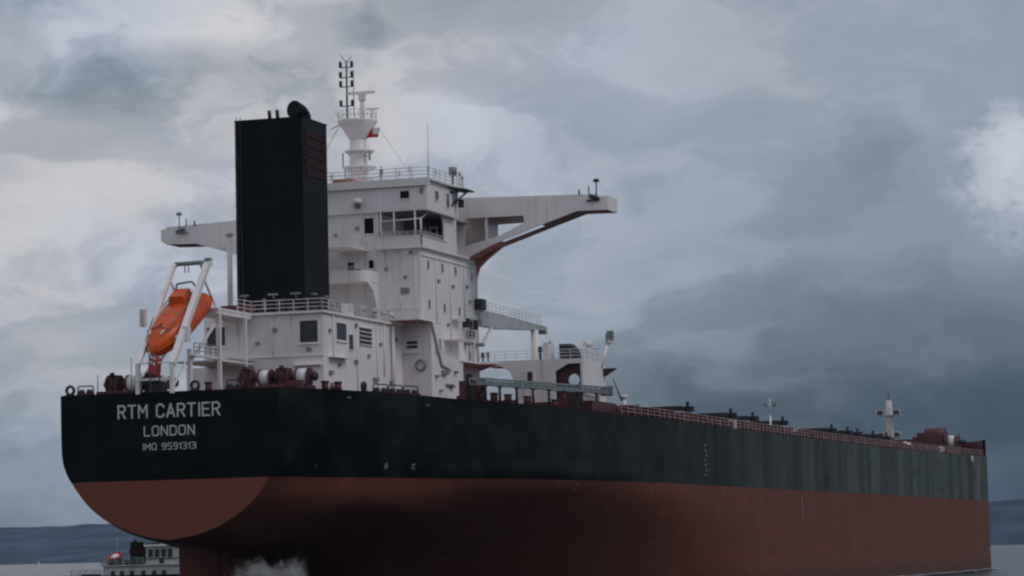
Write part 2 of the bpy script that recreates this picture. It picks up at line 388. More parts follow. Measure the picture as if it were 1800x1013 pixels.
ST = {  # station X: (half-breadth, z) from the centre of the bottom up to the deck
    0:  [(0, 6.7), (2.5, 7.1), (5, 8.0), (7.5, 9.6), (9.35, 11.7), (10.25, 13.5), (10.42, 15.5), (10.42, 19.55)],
    5:  [(0, 6.3), (3.6, 6.7), (6.9, 7.8), (9.6, 9.8), (10.7, 12.0), (11.4, 14.0), (11.8, 16), (12.1, 19.55)],
    10: [(0, 5.8), (4.8, 6.4), (8.9, 8.0), (11.5, 9.8), (12.6, 12.0), (13.2, 14.0), (13.5, 16), (13.7, 19.52)],
    18: [(0, 5.0), (5.5, 5.7), (10.6, 7.7), (13.9, 9.5), (15.1, 12.0), (15.4, 14), (15.5, 16), (15.6, 19.5)],
    25: [(0, 3.4), (5, 4.1), (11.0, 6.5), (15.4, 9.0), (17.5, 12.0), (17.6, 14), (17.5, 16), (17.4, 19.3)],
    34: [(0, -1.0), (6, 1.2), (10.5, 4.4), (15.4, 7.8), (20.0, 11.6), (20.2, 14), (20.0, 16), (19.7, 19.2)],
    45: [(0, -5.0), (7, -2.4), (11.0, 1.4), (16.6, 6.2), (22.2, 11.4), (22.4, 14), (22.2, 16), (21.8, 19.1)],
    60: [(0, -6.5), (10, -4.8), (13.5, -0.8), (18.6, 4.8), (23.7, 10.8), (24.1, 14), (24, 16), (23.8, 18.9)],
    80: [(0, -6.8), (14, -6.2), (18.0, -3), (21.6, 2.6), (24.7, 8.8), (25, 13), (25, 16), (25, 18.75)],
    105: [(0, -7), (20, -6.8), (23.6, -4.2), (24.6, 0), (25, 8), (25, 12), (25, 16), (25, 18.7)],
    150: [(0, -7), (21, -7), (24.4, -5.4), (25, -2), (25, 7), (25, 12), (25, 16), (25, 18.7)],
    200: [(0, -7), (21, -7), (24.4, -5.4), (25, -2), (25, 7), (25, 12), (25, 16), (25, 18.85)],
    250: [(0, -7), (21, -7), (24.4, -5.4), (25, -2), (25, 7), (25, 12), (25, 16), (25, 19.25)],
    284: [(0, -7), (20, -7), (24.2, -5.4), (25, -2), (25, 7), (25, 12), (25, 16), (25, 19.55)],
}
XB, LB = 284.0, 19.0
def cat(p0, p1, p2, p3, t):
    return tuple(0.5 * (2 * b_ + (c_ - a_) * t + (2 * a_ - 5 * b_ + 4 * c_ - d_) * t * t + (3 * b_ - a_ - 3 * c_ + d_) * t ** 3) for a_, b_, c_, d_ in zip(p0, p1, p2, p3))
NS = 4
def fine(sec):
    out = []
    for i in range(len(sec) - 1):
        for k in range(NS): out.append(cat(sec[max(i - 1, 0)], sec[i], sec[i + 1], sec[min(i + 2, len(sec) - 1)], k / NS))
    out.append(sec[-1]); return out
KX = sorted(ST); FS = {x: fine(ST[x]) for x in KX}
def section(x):
    if x >= XB:
        k = math.sqrt(max(0.0, 1 - ((x - XB) / LB) ** 2)); return [(y * k, z) for y, z in FS[284]]
    i = max(j for j in range(len(KX)) if KX[j] <= x)
    if i == len(KX) - 1: return FS[KX[i]]
    x0, x1 = KX[i], KX[i + 1]; t = (x - x0) / (x1 - x0)
    out = []
    for q in range(len(FS[0])):
        b0, b1 = FS[x0][q], FS[x1][q]
        def slope(j, c):
            if j <= 0 or j >= len(KX) - 1:
                j2 = min(max(j, 0), len(KX) - 2); return (FS[KX[j2 + 1]][q][c] - FS[KX[j2]][q][c]) / (KX[j2 + 1] - KX[j2])
            return (FS[KX[j + 1]][q][c] - FS[KX[j - 1]][q][c]) / (KX[j + 1] - KX[j - 1])
        r_ = []
        for c in (0, 1):
            m0, m1 = slope(i, c) * (x1 - x0), slope(i + 1, c) * (x1 - x0)
            h00 = 2 * t ** 3 - 3 * t ** 2 + 1; h10 = t ** 3 - 2 * t ** 2 + t; h01 = -2 * t ** 3 + 3 * t ** 2; h11 = t ** 3 - t ** 2
            r_.append(h00 * b0[c] + h10 * m0 + h01 * b1[c] + h11 * m1)
        r_[0] = max(0, min(25.0, r_[0])); out.append(tuple(r_))
    return out
def deck_at(x):
    return section(x)[-1]
XS = [0, .15, .4, .8, 1.4, 2.5, 4, 6, 8, 10, 12.5, 15, 18, 21, 25, 29, 34, 39, 45, 52, 60, 70, 80, 92, 105, 125, 150, 175, 200, 225, 250, 270, 284]
XS += [XB + LB * math.sin(a * PI / 2 / 14) for a in range(1, 15)]
bm = bmesh.new(); rows = []
for x in XS:
    sec = section(x)
    if x < 1.4:                                          # plating rolled into the transom
        q_ = (1 - x / 1.4) ** 2; sec = [(y * (1 - q_ * (-.004 + .026 * min(1, max(0, (z - 7) / 5)))), z + (0.10 * q_ if z < 12 else 0)) for y, z in sec]
    row = [bm.verts.new((x, -y, z)) for y, z in reversed(sec)] + [bm.verts.new((x, y, z)) for y, z in sec[1:]]
    rows.append(row)
for a, b_ in zip(rows, rows[1:]):
    for i in range(len(a) - 1):
        try: bm.faces.new((a[i], a[i + 1], b_[i + 1], b_[i])).smooth = True
        except ValueError: pass
bm.faces.new(rows[0])                                    # the flat transom
for a, b_ in zip(rows, rows[1:]):                        # deck
    f_ = bm.faces.new((a[0], b_[0], b_[-1], a[-1])); f_.material_index = 1
bmesh.ops.remove_doubles(bm, verts=bm.verts, dist=0.002)
bmesh.ops.recalc_face_normals(bm, faces=bm.faces)
ZB = 11.95
def half(keep_upper):
    c = bm.copy()
    bmesh.ops.bisect_plane(c, geom=list(c.verts) + list(c.edges) + list(c.faces), plane_co=(0, 0, ZB), plane_no=(0, 0, 1),
                           clear_inner=keep_upper, clear_outer=not keep_upper)
    ed = [e for e in c.edges if len(e.link_faces) == 2 and e.calc_face_angle(0) > 0.6]
    for e in ed: e.smooth = False
    me = bpy.data.meshes.new('hull' if keep_upper else 'underbody'); c.to_mesh(me); c.free()
    return me
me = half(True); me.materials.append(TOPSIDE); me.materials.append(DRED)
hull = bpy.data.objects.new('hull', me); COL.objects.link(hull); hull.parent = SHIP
me = half(False); me.materials.append(BOOT)
under = bpy.data.objects.new('underbody', me); COL.objects.link(under); under.parent = SHIP
bm.free()
# skeg, stern post and rudder
m = MB()
prof = [(11.5, -6.5), (11.5, -2.2), (12.8, 0.2), (12.6, 3.6), (11.0, 5.2), (20, 4.4), (30, 1.0), (40, -4), (40, -6.5)]
m.plate(prof, [], lambda a, c: (a, 0.75, c), (0, -1.5, 0)); m.tube((10.6, 0, -1.2), (18, 0, -1.2), 1.1, 1.9, 14)
m.build('skeg', BOOT, SHIP)
MB().box(9.7, 11.9, -.55, .55, 1.6, 6.0).build('rudder_horn', BOOT, SHIP)
m = MB()
for i in range(5):                                       # half-immersed propeller between horn and skeg
    a = i * 2 * PI / 5 + .3; c, d = math.cos(a), math.sin(a)
    m.plate([(.4, -.5), (2.2, -1.1), (3.9, -.5), (4.1, .3), (2.4, 1.0), (.4, .5)], [], lambda r_, w_: (10.9 + w_ * .45, c * r_ - d * w_, d * r_ + c * w_ - 1.4), (.12, 0, 0))
m.tube((10.2, 0, -1.4), (11.8, 0, -1.4), .6, .7, 12); m.build('propeller', DARK, SHIP)
m = MB(); ky = []
for z, x0, x1 in ((-6.2, 2.6, 9.6), (6.15, 1.8, 9.9)):
    for fx, fy in ((0, 0.02), (0.12, 0.22), (0.35, 0.5), (0.7, 0.6), (0.92, 0.4), (1, 0.05)): ky.append((x0 + (x1 - x0) * fx, fy, z))
k = len(ky) // 2
m.v = ky + [(x, -y, z) for x, y, z in ky]
for i in range(k - 1):
    m.face((i, i + 1, k + i + 1, k + i)); m.face((2 * k + i, 2 * k + i + 1, 3 * k + i + 1, 3 * k + i))
m.face((0, k, 3 * k, 2 * k)); m.face((k - 1, 2 * k - 1, 4 * k - 1, 3 * k - 1)); m.face(list(range(k, 2 * k)) + list(range(4 * k - 1, 3 * k - 1, -1)))
m.build('rudder', BOOT, SHIP)

# writing on the transom
GLYPH = {'R': [[(0, 0), (0, 1), (.42, 1), (.6, .85), (.6, .65), (.42, .5), (0, .5)], [(.3, .5), (.6, 0)]], 'T': [[(0, 1), (.64, 1)], [(.32, 1), (.32, 0)]],
 'M': [[(0, 0), (0, 1), (.36, .42), (.72, 1), (.72, 0)]], 'C': [[(.6, .78), (.6, .86), (.44, 1), (.16, 1), (0, .86), (0, .14), (.16, 0), (.44, 0), (.6, .14), (.6, .22)]],
 'A': [[(0, 0), (.33, 1), (.66, 0)], [(.12, .3), (.54, .3)]], 'I': [[(.08, 0), (.08, 1)]], 'E': [[(.58, 1), (0, 1), (0, 0), (.58, 0)], [(0, .52), (.5, .52)]],
 'L': [[(0, 1), (0, 0), (.55, 0)]], 'O': [[(.16, 0), (.46, 0), (.62, .14), (.62, .86), (.46, 1), (.16, 1), (0, .86), (0, .14), (.16, 0)]], 'N': [[(0, 0), (0, 1), (.62, 0), (.62, 1)]],
 'D': [[(0, 0), (0, 1), (.4, 1), (.62, .82), (.62, .18), (.4, 0), (0, 0)]], '9': [[(.56, .48), (.14, .48), (0, .62), (0, .86), (.14, 1), (.44, 1), (.56, .86), (.56, .2), (.42, 0), (.05, 0)]],
 '5': [[(.54, 1), (0, 1), (0, .56), (.42, .56), (.56, .42), (.56, .14), (.42, 0), (0, 0)]], '1': [[(.02, .8), (.2, 1), (.2, 0)]], '3': [[(.02, 1), (.42, 1), (.56, .86), (.56, .64), (.44, .52), (.15, .52)], [(.44, .52), (.56, .4), (.56, .14), (.42, 0), (.02, 0)]], ' ': []}
def words_on_stern(text, zc, y_left, y_right, cap):
    """welded bead letters, one object each, standing 2 cm proud of the plate"""
    adv = [max([p[0] for st in GLYPH[ch] for p in st] or [.30]) for ch in text]; gap = .30
    tot = sum(adv) + gap * (len(text) - 1); k = (y_left - y_right) / tot; sw = .118 * cap; x = 0.0
    for ch, a in zip(text, adv):
        if GLYPH[ch]:
            m = MB(); j = 0
            for st in GLYPH[ch]:
                P = [Vector((0, y_left - (x + px) * k, zc - cap / 2 + sw / 2 + pz * (cap - sw))) for px, pz in st]
                for p, q in zip(P, P[1:]):
                    d = (q - p).normalized() * sw * .42; j += 1; o = Vector((-.012 - .0015 * j, 0, 0))
                    m.beam(p - d + o, q + d + o, sw, .02, (1, 0, 0))
            m.build('letter', LETTER, hull)
        x += a + gap
words_on_stern('RTM CARTIER', 17.92, 4.72, -4.78, 1.22)
words_on_stern('LONDON', 16.2, 2.28, -2.40, 0.90)
words_on_stern('IMO 9591313', 14.85, 2.45, -2.52, 0.60)
# side marks: tug push points, draught figures, chalk scuffs, hanging just proud of the plating
def side_y(x, z):
    s_ = section(x)
    for (y0, z0), (y1, z1) in zip(s_, s_[1:]):
        if z0 <= z <= z1 and z1 > z0: return -(y0 + (y1 - y0) * (z - z0) / (z1 - z0))
    return -s_[-1][0]
def mark(x, z, w, hh, name, mt=LETTER):
    q = MB(); y0 = side_y(x, z - hh / 2) - 0.02; y1 = side_y(x, z + hh / 2) - 0.02
    ya = side_y(x + w, z - hh / 2) - 0.02; yb = side_y(x + w, z + hh / 2) - 0.02
    q.v = [(x, y0, z - hh / 2), (x + w, ya, z - hh / 2), (x + w, yb, z + hh / 2), (x, y1, z + hh / 2)]
    q.v += [(a, b_ + 0.015, c) for a, b_, c in q.v]
    for t in ((0, 1, 2, 3), (7, 6, 5, 4), (0, 4, 5, 1), (1, 5, 6, 2), (2, 6, 7, 3), (3, 7, 4, 0)): q.face(t)
    return q.build(name, mt, hull if z > ZB else under)
SCUFF = mat('chalky_scuff', (0.13, 0.15, 0.15), 0.8, 0.3, 1.5)
CHALK = mat('draught_white', (0.30, 0.27, 0.26), 0.7, 0.3, 1.0)
mark(5.2, 12.9, 0.5, 0.35, 'push_mark', CHALK); mark(14.6, 13.0, 0.45, 0.5, 'push_mark', SCUFF); mark(18.5, 13.0, 0.45, 0.5, 'push_mark', SCUFF)
mark(46.6, 11.3, 0.25, 0.7, 'push_mark', CHALK)
for i in range(7): mark(87.5 + (i % 3) * 0.25, 16.4 - i * 0.55, 0.7, 0.3, 'draught_figure', SCUFF)
for i in range(6): mark(136.5, 10.9 - i * 0.55, 0.5, 0.36, 'draught_figure', CHALK if i < 4 else SCUFF)
for i in range(5): mark(178, 16.4 - i * 0.7, 0.5, 0.4, 'draught_figure', SCUFF)
for x in (52, 96, 145, 190): mark(x, 11.0, 0.5, 0.25, 'push_mark', SCUFF)
mark(8.5, 18.9, 0.5, 0.2, 'push_mark', SCUFF); mark(20.5, 18.6, 0.5, 0.2, 'push_mark', SCUFF)
# weld strip on the transom's starboard quarter (centre skeg fillet)
MB().box(-0.04, 0.0, -4.35, -4.05, 8.4, 11.9).build('weld_strip', BOOT, under)

# ------------------------------------------------------------------ after deckhouse
def window(x0, x1, y, z0, z1, parent, axis='Y', sill=True, d=0.08, name='window', gl=None):
    """axis 'Y': on a starboard wall at y, x0..x1 along the ship; axis 'X': on an aft wall at x=y, x0..x1 across"""
    q = MB(); t = 0.12
    def bx(a0, a1, o0, o1, z0_, z1_):
        if axis == 'Y': q.box(a0, a1, y - o1, y - o0, z0_, z1_)
        else: q.box(y - o1, y - o0, a0, a1, z0_, z1_)
    q.use(gl or GLASS); bx(x0, x1, 0.0, d * 0.4, z0, z1)
    q.use(WHITE)
    bx(x0 - t, x0, 0, d, z0 - t, z1 + t); bx(x1, x1 + t, 0, d, z0 - t, z1 + t)
    bx(x0, x1, 0, d, z1, z1 + t); bx(x0, x1, 0, d, z0 - t, z0)
    if sill: bx(x0 - t, x1 + t, 0, d + 0.08, z0 - t - 0.07, z0 - t)
    return q.build(name, None, parent)

m = MB(); m.box(16, 37, -8.1, 3.6, 18.9, 27.1); m.box(16.4, 37, 3.6, 5.6, 18.9, 22.6)
house = m.build('deckhouse', WHITE, SHIP)
m = MB(); m.box(15.6, 37, -8.35, -1.3, 27.1, 27.32); m.box(8.0, 16.2, -1.3, 2.0, 27.1, 27.32); m.box(16.2, 37, -1.3, 3.9, 27.1, 27.32); m.build('roof', WHITE, house)
m = MB()
for y in (0.2, 1.5): m.box(8.2, 16, y, y + 0.12, 26.8, 27.1)
m.box(8.05, 8.25, -1.2, 1.9, 26.75, 27.1); m.box(8.2, 16, -1.25, -1.1, 26.75, 27.1); m.build('roof_beam', WHITE, house)
for x, y in ((8.5, -1.15), (14.3, -1.15)): MB().box(x - .16, x + .16, y - .16, y + .16, 19.4, 27.1).build('roof_post', WHITE, house)
window(-7.6, -5.85, 16, 24.45, 26.42, house, 'X'); window(2.4, 3.3, 16, 24.5, 26.2, house, 'X'); window(1.5, 1.95, 16, 24.5, 26.2, house, 'X', name='door')
window(19.2, 21.7, -8.1, 24.85, 26.4, house, 'Y')
window(22.3, 23.4, -8.1, 24.1, 25.5, house, 'Y', sill=False, name='door')
for i in range(4): MB().use(DARK).box(25.2, 28.3, -8.16, -8.08, 24.85 + i * 0.40, 25.08 + i * 0.40).build('louvre_slot', None, house)
for i in range(5): MB().box(25.1, 28.4, -8.26, -8.1, 24.72 + i * 0.40, 24.80 + i * 0.40).build('louvre_slat', WHITE, house)
m = MB(); m.box(16 - .12, 16, -8.1, 3.6, 23.2, 23.3); m.box(16 - 0.5, 16, -7.9, -5.2, 22.35, 22.43); m.build('ledge', WHITE, house)
MB().box(17.2, 21.5, -8.75, -8.1, 23.1, 23.2).build('ledge', WHITE, house)
for x, z, w in ((17.2, 21.6, 0.9), (23.7, 22.9, 0.6), (17.5, 20.5, .7), (28.5, 21.5, 1.2), (33.0, 21.4, .8)):
    MB().box(x, x + w, -8.32, -8.1, z, z + 0.3).build('fitting', STEEL, house)
MB().box(16.8, 18.4, -8.9, -8.3, 19.6, 20.4).build('equipment_box', DRED, house)
for y, z0, z1 in ((-4.9, 19.5, 27), (-3.2, 23.3, 27), (.3, 19.5, 26.8)): MB().tube((15.9, y, z0), (15.9, y, z1), .055, None, 6).build('wall_pipe', WHITE, house)
for x, z0, z1 in ((18.3, 23.2, 27), (24.3, 19.4, 27), (29.6, 19.4, 27), (31.5, 22, 27)): MB().tube((x, -8.2, z0), (x, -8.2, z1), .055, None, 6).build('wall_pipe', WHITE, house)
for x, z in ((17.3, 25.4), (24.0, 26.3), (30.4, 24.9), (34.6, 25.6), (19.6, 22.4), (27.2, 23.6)): MB().box(x, x + .4, -8.3, -8.1, z, z + .3).build('wall_light', STEEL, house)
for y, z in ((-3.6, 25.6), (-1.9, 24.4), (-6.9, 23.7)): MB().box(15.8, 16, y, y + .4, z, z + .3).build('wall_light', STEEL, house)
m = MB(); m.tube((33.6, -8.35, 19), (33.6, -8.35, 27), 0.18, None, 8); m.build('vent_pipe', WHITE, house)
m = MB(); m.tube((10, -1.25, 22.9), (16, -1.25, 22.9), .05); m.tube((10, -1.25, 22.4), (16, -1.25, 22.4), .05); m.tube((16.0 - .3, -1.2, 22.9), (16 - .3, 3.4, 22.9), .06); m.build('handrail', STEEL, house)
guardrail([(12.5, -1.25, 27.32), (15.6, -1.25, 27.32), (15.6, -8.2, 27.32), (20.5, -8.2, 27.32)], house, 1.05, 1.5, 0.045)
MB().box(22.6, 23.6, -8.2, -7.4, 27.3, 28.4).build('roof_locker', WHITE, house)
for x, y in ((20.3, -5.5), (19.2, -4.0), (18.4, -0.8)): MB().box(x, x + 1, y, y + .7, 27.3, 28.05).build('roof_locker', DARK, house)
MB().box(16.6, 17.8, -0.7, 2.2, 27.3, 28.2).build('roof_locker', DRED, house)
for x, y, z in ((27, -7.9, 27.3), (30, -7.9, 27.3), (33, -7.6, 27.3), (35, -7.6, 27.3)):
    MB().tube((x, y, z), (x, y, z + 0.8), .16, None, 8).tube((x, y, z + .8), (x, y, z + 1.1), .34, .30, 10).build('mushroom_vent', PALE, house)
# thin pole to port of the funnel
m = MB(); m.tube((30, 7.0, 27.3), (30, 7.0, 36.2), 0.27, 0.27, 10); m.tube((30, 7.0, 36.2), (30, 7.0, 36.7), .42, .32, 10)
m.box(29.8, 30.2, 6.9, 7.8, 34.9, 35.1); m.build('vent_post', WHITE, SHIP)

# ------------------------------------------------------------------ funnel
m = MB(); m.box(23.3, 29.55, -3.45, 3.4, 27.3, 46.2)
m.plate([(23.25, -3.5), (29.6, -3.5), (29.6, 3.45), (23.25, 3.45)], [], lambda a, c: (a, c, 46.2), (0, 0, .12))
funnel = m.build('funnel', BLACK, SHIP)
for i in range(6):
    MB().box(23.24, 23.31, 0.6, 2.9, 43.2 + i * .3, 43.36 + i * .3).build('louvre_slat', BLACK, funnel)
    MB().box(23.24, 23.31, -2.9, -0.6, 43.2 + i * .3, 43.36 + i * .3).build('louvre_slat', BLACK, funnel)
    if i < 5: MB().box(24.1, 29.2, -3.52, -3.44, 40.8 + i * .92, 41.52 + i * .92).build('red_emblem_panel', FUNRED, funnel)
m = MB(); m.tube((24.2, 0.15, 46.2), (24.0, 0.15, 47.2), .19, None, 8); m.build('exhaust_pipe', DARK, funnel)
m = MB(); m.tube((24.2, -0.65, 46.2), (24.0, -0.65, 47.2), .19, None, 8); m.build('exhaust_pipe', DARK, funnel)
m = MB()
pts = [(26.6, -2.3, 46.0), (26.5, -2.3, 46.5), (26.2, -2.25, 46.95), (25.7, -2.1, 47.2), (25.2, -1.95, 47.3)]
for a, c in zip(pts, pts[1:]): m.tube(a, c, 0.80, 0.80, 16)
m.tube((25.25, -1.97, 47.3), (25.05, -1.9, 47.32), 0.85, .85, 16); m.build('exhaust_cowl', BLACK, funnel)
for z in (30.6, 34.4, 38.2, 42.0):                        # plating joints of the casing
    m = MB(); m.box(23.27, 29.58, -3.475, 3.425, z, z + .07); m.build('casing_joint', BLACK, funnel)
m = MB()
for y in (2.75, 3.15): m.tube((23.15, y, 27.6), (23.15, y, 46.6), .035, None, 5)
for i in range(60): m.tube((23.15, 2.75, 27.8 + i * .31), (23.15, 3.15, 27.8 + i * .31), .022, None, 4)
m.build('ladder', DARK, funnel)
m = MB(); m.box(23.22, 23.3, -1.4, -.5, 27.4, 29.3); m.build('door', DARK, funnel)
for y in (2.6, -0.3, -2.6): MB().box(22.95, 23.3, y - .45, y + .45, 29.55, 29.72).box(23.2, 23.3, y - .1, y + .1, 29.3, 29.55).build('floodlight', STEEL, funnel)
for x in (25.2, 28.2): MB().box(x - .4, x + .4, -3.8, -3.45, 29.6, 29.75).build('floodlight', STEEL, funnel)
MB().box(23.0, 23.3, .45, .7, 28.2, 29.3).build('floodlight', STEEL, funnel)

# ------------------------------------------------------------------ accommodation tower
m = MB()
m.box(40, 57.5, -9, 9, 18.9, 35.3); m.box(40, 57.45, -4.7, 9, 35.3, 38.8); m.box(47.5, 57.35, -6.45, -4.7, 35.3, 38.8)
tower = m.build('accommodation_tower', WHITE, SHIP)
for x, z in ((42.15, 33.55), (46.4, 33.6), (50.4, 33.6), (55.5, 33.4), (42.25, 29.66), (46.83, 29.6), (51.4, 29.55)):
    window(x - .28, x + .28, -9, z - .42, z + .42, tower, 'Y', sill=False, d=.06)
for y, z, w, hh in ((-1.7, 33.5, .36, .5), (-3.86, 33.7, .26, .4), (-3.4, 38.2, .0, 0), (-2.5, 32.9, .3, .4)):
    if w: window(y - w, y + w, 40, z - hh, z + hh, tower, 'X', sill=False, d=.06)
window(-4.2, -3.2, 40, 36.75, 38.3, tower, 'X', sill=False, name='door')
window(-5.0, -4.75, 40, 36.0, 36.9, tower, 'X', sill=False, name='window')
MB().box(39.9, 40.0, -7.8, -6.9, 30.6, 31.2).build('fitting', STEEL, tower)
MB().box(40.2, 57.4, -9.12, -9.0, 34.35, 34.5).build('rubbing_strip', WHITE, tower)
MB().box(39.9, 40.0, -8.95, 1, 29.1, 29.18).build('rubbing_strip', WHITE, tower)
for y, z0, z1 in ((-5.3, 27.3, 35.0), (-8.5, 27.4, 35.0), (-6.9, 29.3, 30.4), (-2.9, 35.5, 38.7), (-1.2, 35.5, 38.7)): MB().tube((39.9, y, z0), (39.9, y, z1), .055, None, 6).build('wall_pipe', WHITE, tower)
for x, z0, z1 in ((44.3, 28, 34.3), (48.6, 25, 34.3), (53.0, 29, 34.3), (56.9, 24.5, 34.3)): MB().tube((x, -9.1, z0), (x, -9.1, z1), .06, None, 6).build('wall_pipe', WHITE, tower)
for y, z in ((-5.6, 33.0), (-7.6, 32.1), (-8.2, 34.5), (-6.1, 28.2), (-.6, 33.2), (-2.6, 37.2), (-.3, 36.6)): MB().box(39.8, 40, y, y + .35, z, z + .3).build('wall_light', STEEL, tower)
for x, z in ((44.8, 32.0), (49.2, 31.8), (53.6, 32.1), (47.5, 27.8), (54.4, 30.6)): MB().box(x, x + .45, -9.2, -9, z, z + .32).build('wall_light', STEEL, tower)
m = MB()
for y in (-7.0, -6.55): m.tube((39.85, y, 31.9), (39.85, y, 35.2), .035, None, 5)
for i in range(11): m.tube((39.85, -7.0, 32.0 + i * .3), (39.85, -6.55, 32.0 + i * .3), .025, None, 4)
m.build('wall_ladder', WHITE, tower)
# bulwark round the open bridge veranda
m = MB()
m.plate([(-4.6, 35.2), (-9.35, 35.2), (-9.35, 36.25), (-4.6, 36.25)], [], lambda a, c: (39.55, a, c), (.1, 0, 0))
m.plate([(39.55, 35.2), (50.2, 35.2), (50.2, 36.25), (39.55, 36.25)], [], lambda a, c: (a, -9.35, c), (0, .1, 0))
m.box(39.5, 54, -9.4, -4.6, 35.1, 35.25); m.box(39.45, 39.7, -9.4, -4.6, 35.05, 35.2); m.box(39.5, 47, -9.45, -9.25, 36.25, 36.33); m.box(39.5, 39.7, -9.4, -4.6, 36.25, 36.33)
m.build('bulwark', WHITE, tower)
SCREEN = mat('veranda_painted_shade', (0.16, 0.125, 0.12), 0.6, 0.2, 0.8)  # recess shade put into the colour of veranda back panels and ceiling
MB().box(47.3, 47.5, -6.45, -4.75, 35.3, 38.75).build('painted_shade_panel', SCREEN, tower); MB().box(50.0, 50.15, -9.2, -6.5, 35.3, 38.7).build('painted_shade_panel', SCREEN, tower); MB().box(39.8, 54, -9.3, -4.75, 38.72, 38.79).build('veranda_ceiling', SCREEN, tower)
m = MB()
for y in (-5.0, -6.4, -8.6): m.tube((39.8, y, 35.3), (39.8, y, 39.0), 0.09)
m.tube((39.8, -4.7, 37.85), (39.8, -9.2, 37.95), .07); m.tube((39.8, -9.2, 37.95), (43, -9.2, 39.1), .07); m.tube((39.8, -9.2, 36.2), (39.8, -9.2, 38), .09)
m.build('pipe_frame', WHITE, tower)
for y in (-5.9, -7.9): MB().box(46.6, 47.4, y - .3, y + .3, 35.3, 36.7).build('deck_locker', DARK, tower)
for y0 in (-5.2, -6.2, -7.4): window(y0 - .7, y0 - .1, 47.5, 36.9, 37.8, tower, 'X', sill=False, gl=GLASS)
# wing knee closing the veranda
m = MB(); pts = [(50, 39.0), (54.2, 39.0), (54.2, 36.2), (52.6, 36.0)]
pts = [(45.0, 39.1), (50.2, 39.1), (50.2, 36.15), (46.35, 36.15), (46.35, 37.7), (46.1, 38.4), (45.6, 38.85)]
m.plate(pts, [], lambda a, c: (a, -9.3, c), (0, .15, 0)); m.build('knee_plate', WHITE, tower)
# balcony with rounded corner, aft face
m = MB()
out = [(36.4, 2.2), (36.4, -3.4)] + [(36.4 + 1.2 * (1 - math.cos(t * PI / 2 / 6)), -3.4 - 1.3 * math.sin(t * PI / 2 / 6)) for t in range(1, 7)] + [(40, -4.7), (40, 2.2)]
m.plate(out, [], lambda a, c: (a, c, 31.75), (0, 0, .15))
edge = out[:-1]
for (a0, c0), (a1, c1) in zip(edge, edge[1:]):
    k = len(m.v); m.v += [(a0, c0, 31.9), (a1, c1, 31.9), (a1, c1, 32.85), (a0, c0, 32.85), (a0 + .06, c0 + .06, 31.9), (a1 + .06, c1 + .06, 31.9), (a1 + .06, c1 + .06, 32.85), (a0 + .06, c0 + .06, 32.85)]
    for t in ((0, 1, 2, 3), (7, 6, 5, 4), (3, 2, 6, 7), (0, 4, 5, 1)): m.face([k + i for i in t])
m.plate([(36.6, 31.75), (40, 31.75), (40, 27.3), (39.4, 27.3), (39.2, 29.5), (38.4, 31.0)], [], lambda a, c: (a, -4.65, c), (0, .12, 0))
m.build('balcony', WHITE, tower)
for y, z in ((-1.4, 28.6), (-4.2, 28.4)): window(y - .3, y + .3, 40, z - .5, z + .5, tower, 'X', sill=False)
m = MB()
for x in (37.6, 38.6): m.beam((x, 1.2, 35.4), (x, -2.2, 31.9), .08, .28)
for i in range(14):
    t = (i + .5) / 14; m.box(37.6, 38.6, 1.2 - 3.4 * t - .12, 1.2 - 3.4 * t + .12, 35.4 - 3.5 * t - .03, 35.4 - 3.5 * t)
m.build('stairway', WHITE, tower)
m = MB(); m.box(37.2, 40, .6, 3.3, 35.35, 35.5); m.build('landing', WHITE, tower)
for x, y in ((38.3, -3.0), (37.6, -3.9), (38.6, -4.4), (38.0, -1.2)): MB().box(x, x + .5, y, y + .5, 27.3, 28.0 + random.random() * .4).build('deck_locker', STEEL, tower)

# wheelhouse
m = MB(); m.box(39.7, 49.2, -9.9, 9.9, 38.8, 41.75); m.box(49.2, 56.5, -6.4, 6.4, 38.82, 41.7)
wheelhouse = m.build('wheelhouse', WHITE, SHIP)
m = MB(); m.box(39.4, 50.4, -10.3, 10.3, 41.75, 41.95); m.box(50.4, 57, -6.8, 6.8, 41.72, 41.92); m.box(39.4, 39.6, -10.3, 10.3, 41.2, 41.75)
m.build('roof', WHITE, wheelhouse)
window(-8.1, -7.15, 39.7, 40.0, 40.75, wheelhouse, 'X', sill=False)
MB().box(39.6, 39.72, -9.55, -9.2, 40.4, 41.0).build('fitting', STEEL, wheelhouse)
window(42.0, 43.0, -9.9, 40.0, 40.9, wheelhouse, 'Y', sill=False); window(45.5, 46.2, -9.9, 39.6, 41.0, wheelhouse, 'Y', sill=False, name='door')
window(47.2, 48.6, -9.9, 40.1, 41.2, wheelhouse, 'Y', sill=False)
m = MB(); m.use(DARK); m.plate([(45.5, -9.8), (51.2, -9.8), (51.2, -11.0), (48.5, -11.0)], [], lambda a, c: (a, c, 41.62), (0, 0, .13)); m.build('eave', None, wheelhouse)
m = MB(); m.tube((47.0, -9.9, 39.9), (49.5, -10.9, 41.6), .1); m.tube((46.5, -9.9, 41.2), (49.5, -10.8, 41.6), .08); m.box(48.0, 48.4, -10.8, -10.3, 39.8, 40.6); m.build('searchlight_bracket', DARK, wheelhouse)
m = MB(); m.lathe((39.55, -2.7, 39.75), [(0.02, .55), (.3, .5), (.48, .3), (.55, 0)], 14); m.build('floodlight', LAMP, wheelhouse)
m = MB(); m.box(39.5, 39.7, -2.9, -2.4, 39.3, 39.75); m.build('fitting', STEEL, wheelhouse)
m = MB(); m.box(40.2, 43, -1.9, 0.2, 41.95, 42.35); m.build('roof_locker', UNDER, wheelhouse)
guardrail([(39.6, 10, 41.95), (39.6, -10.1, 41.95), (50.2, -10.1, 41.95)], wheelhouse, 1.05, 1.7, 0.035)
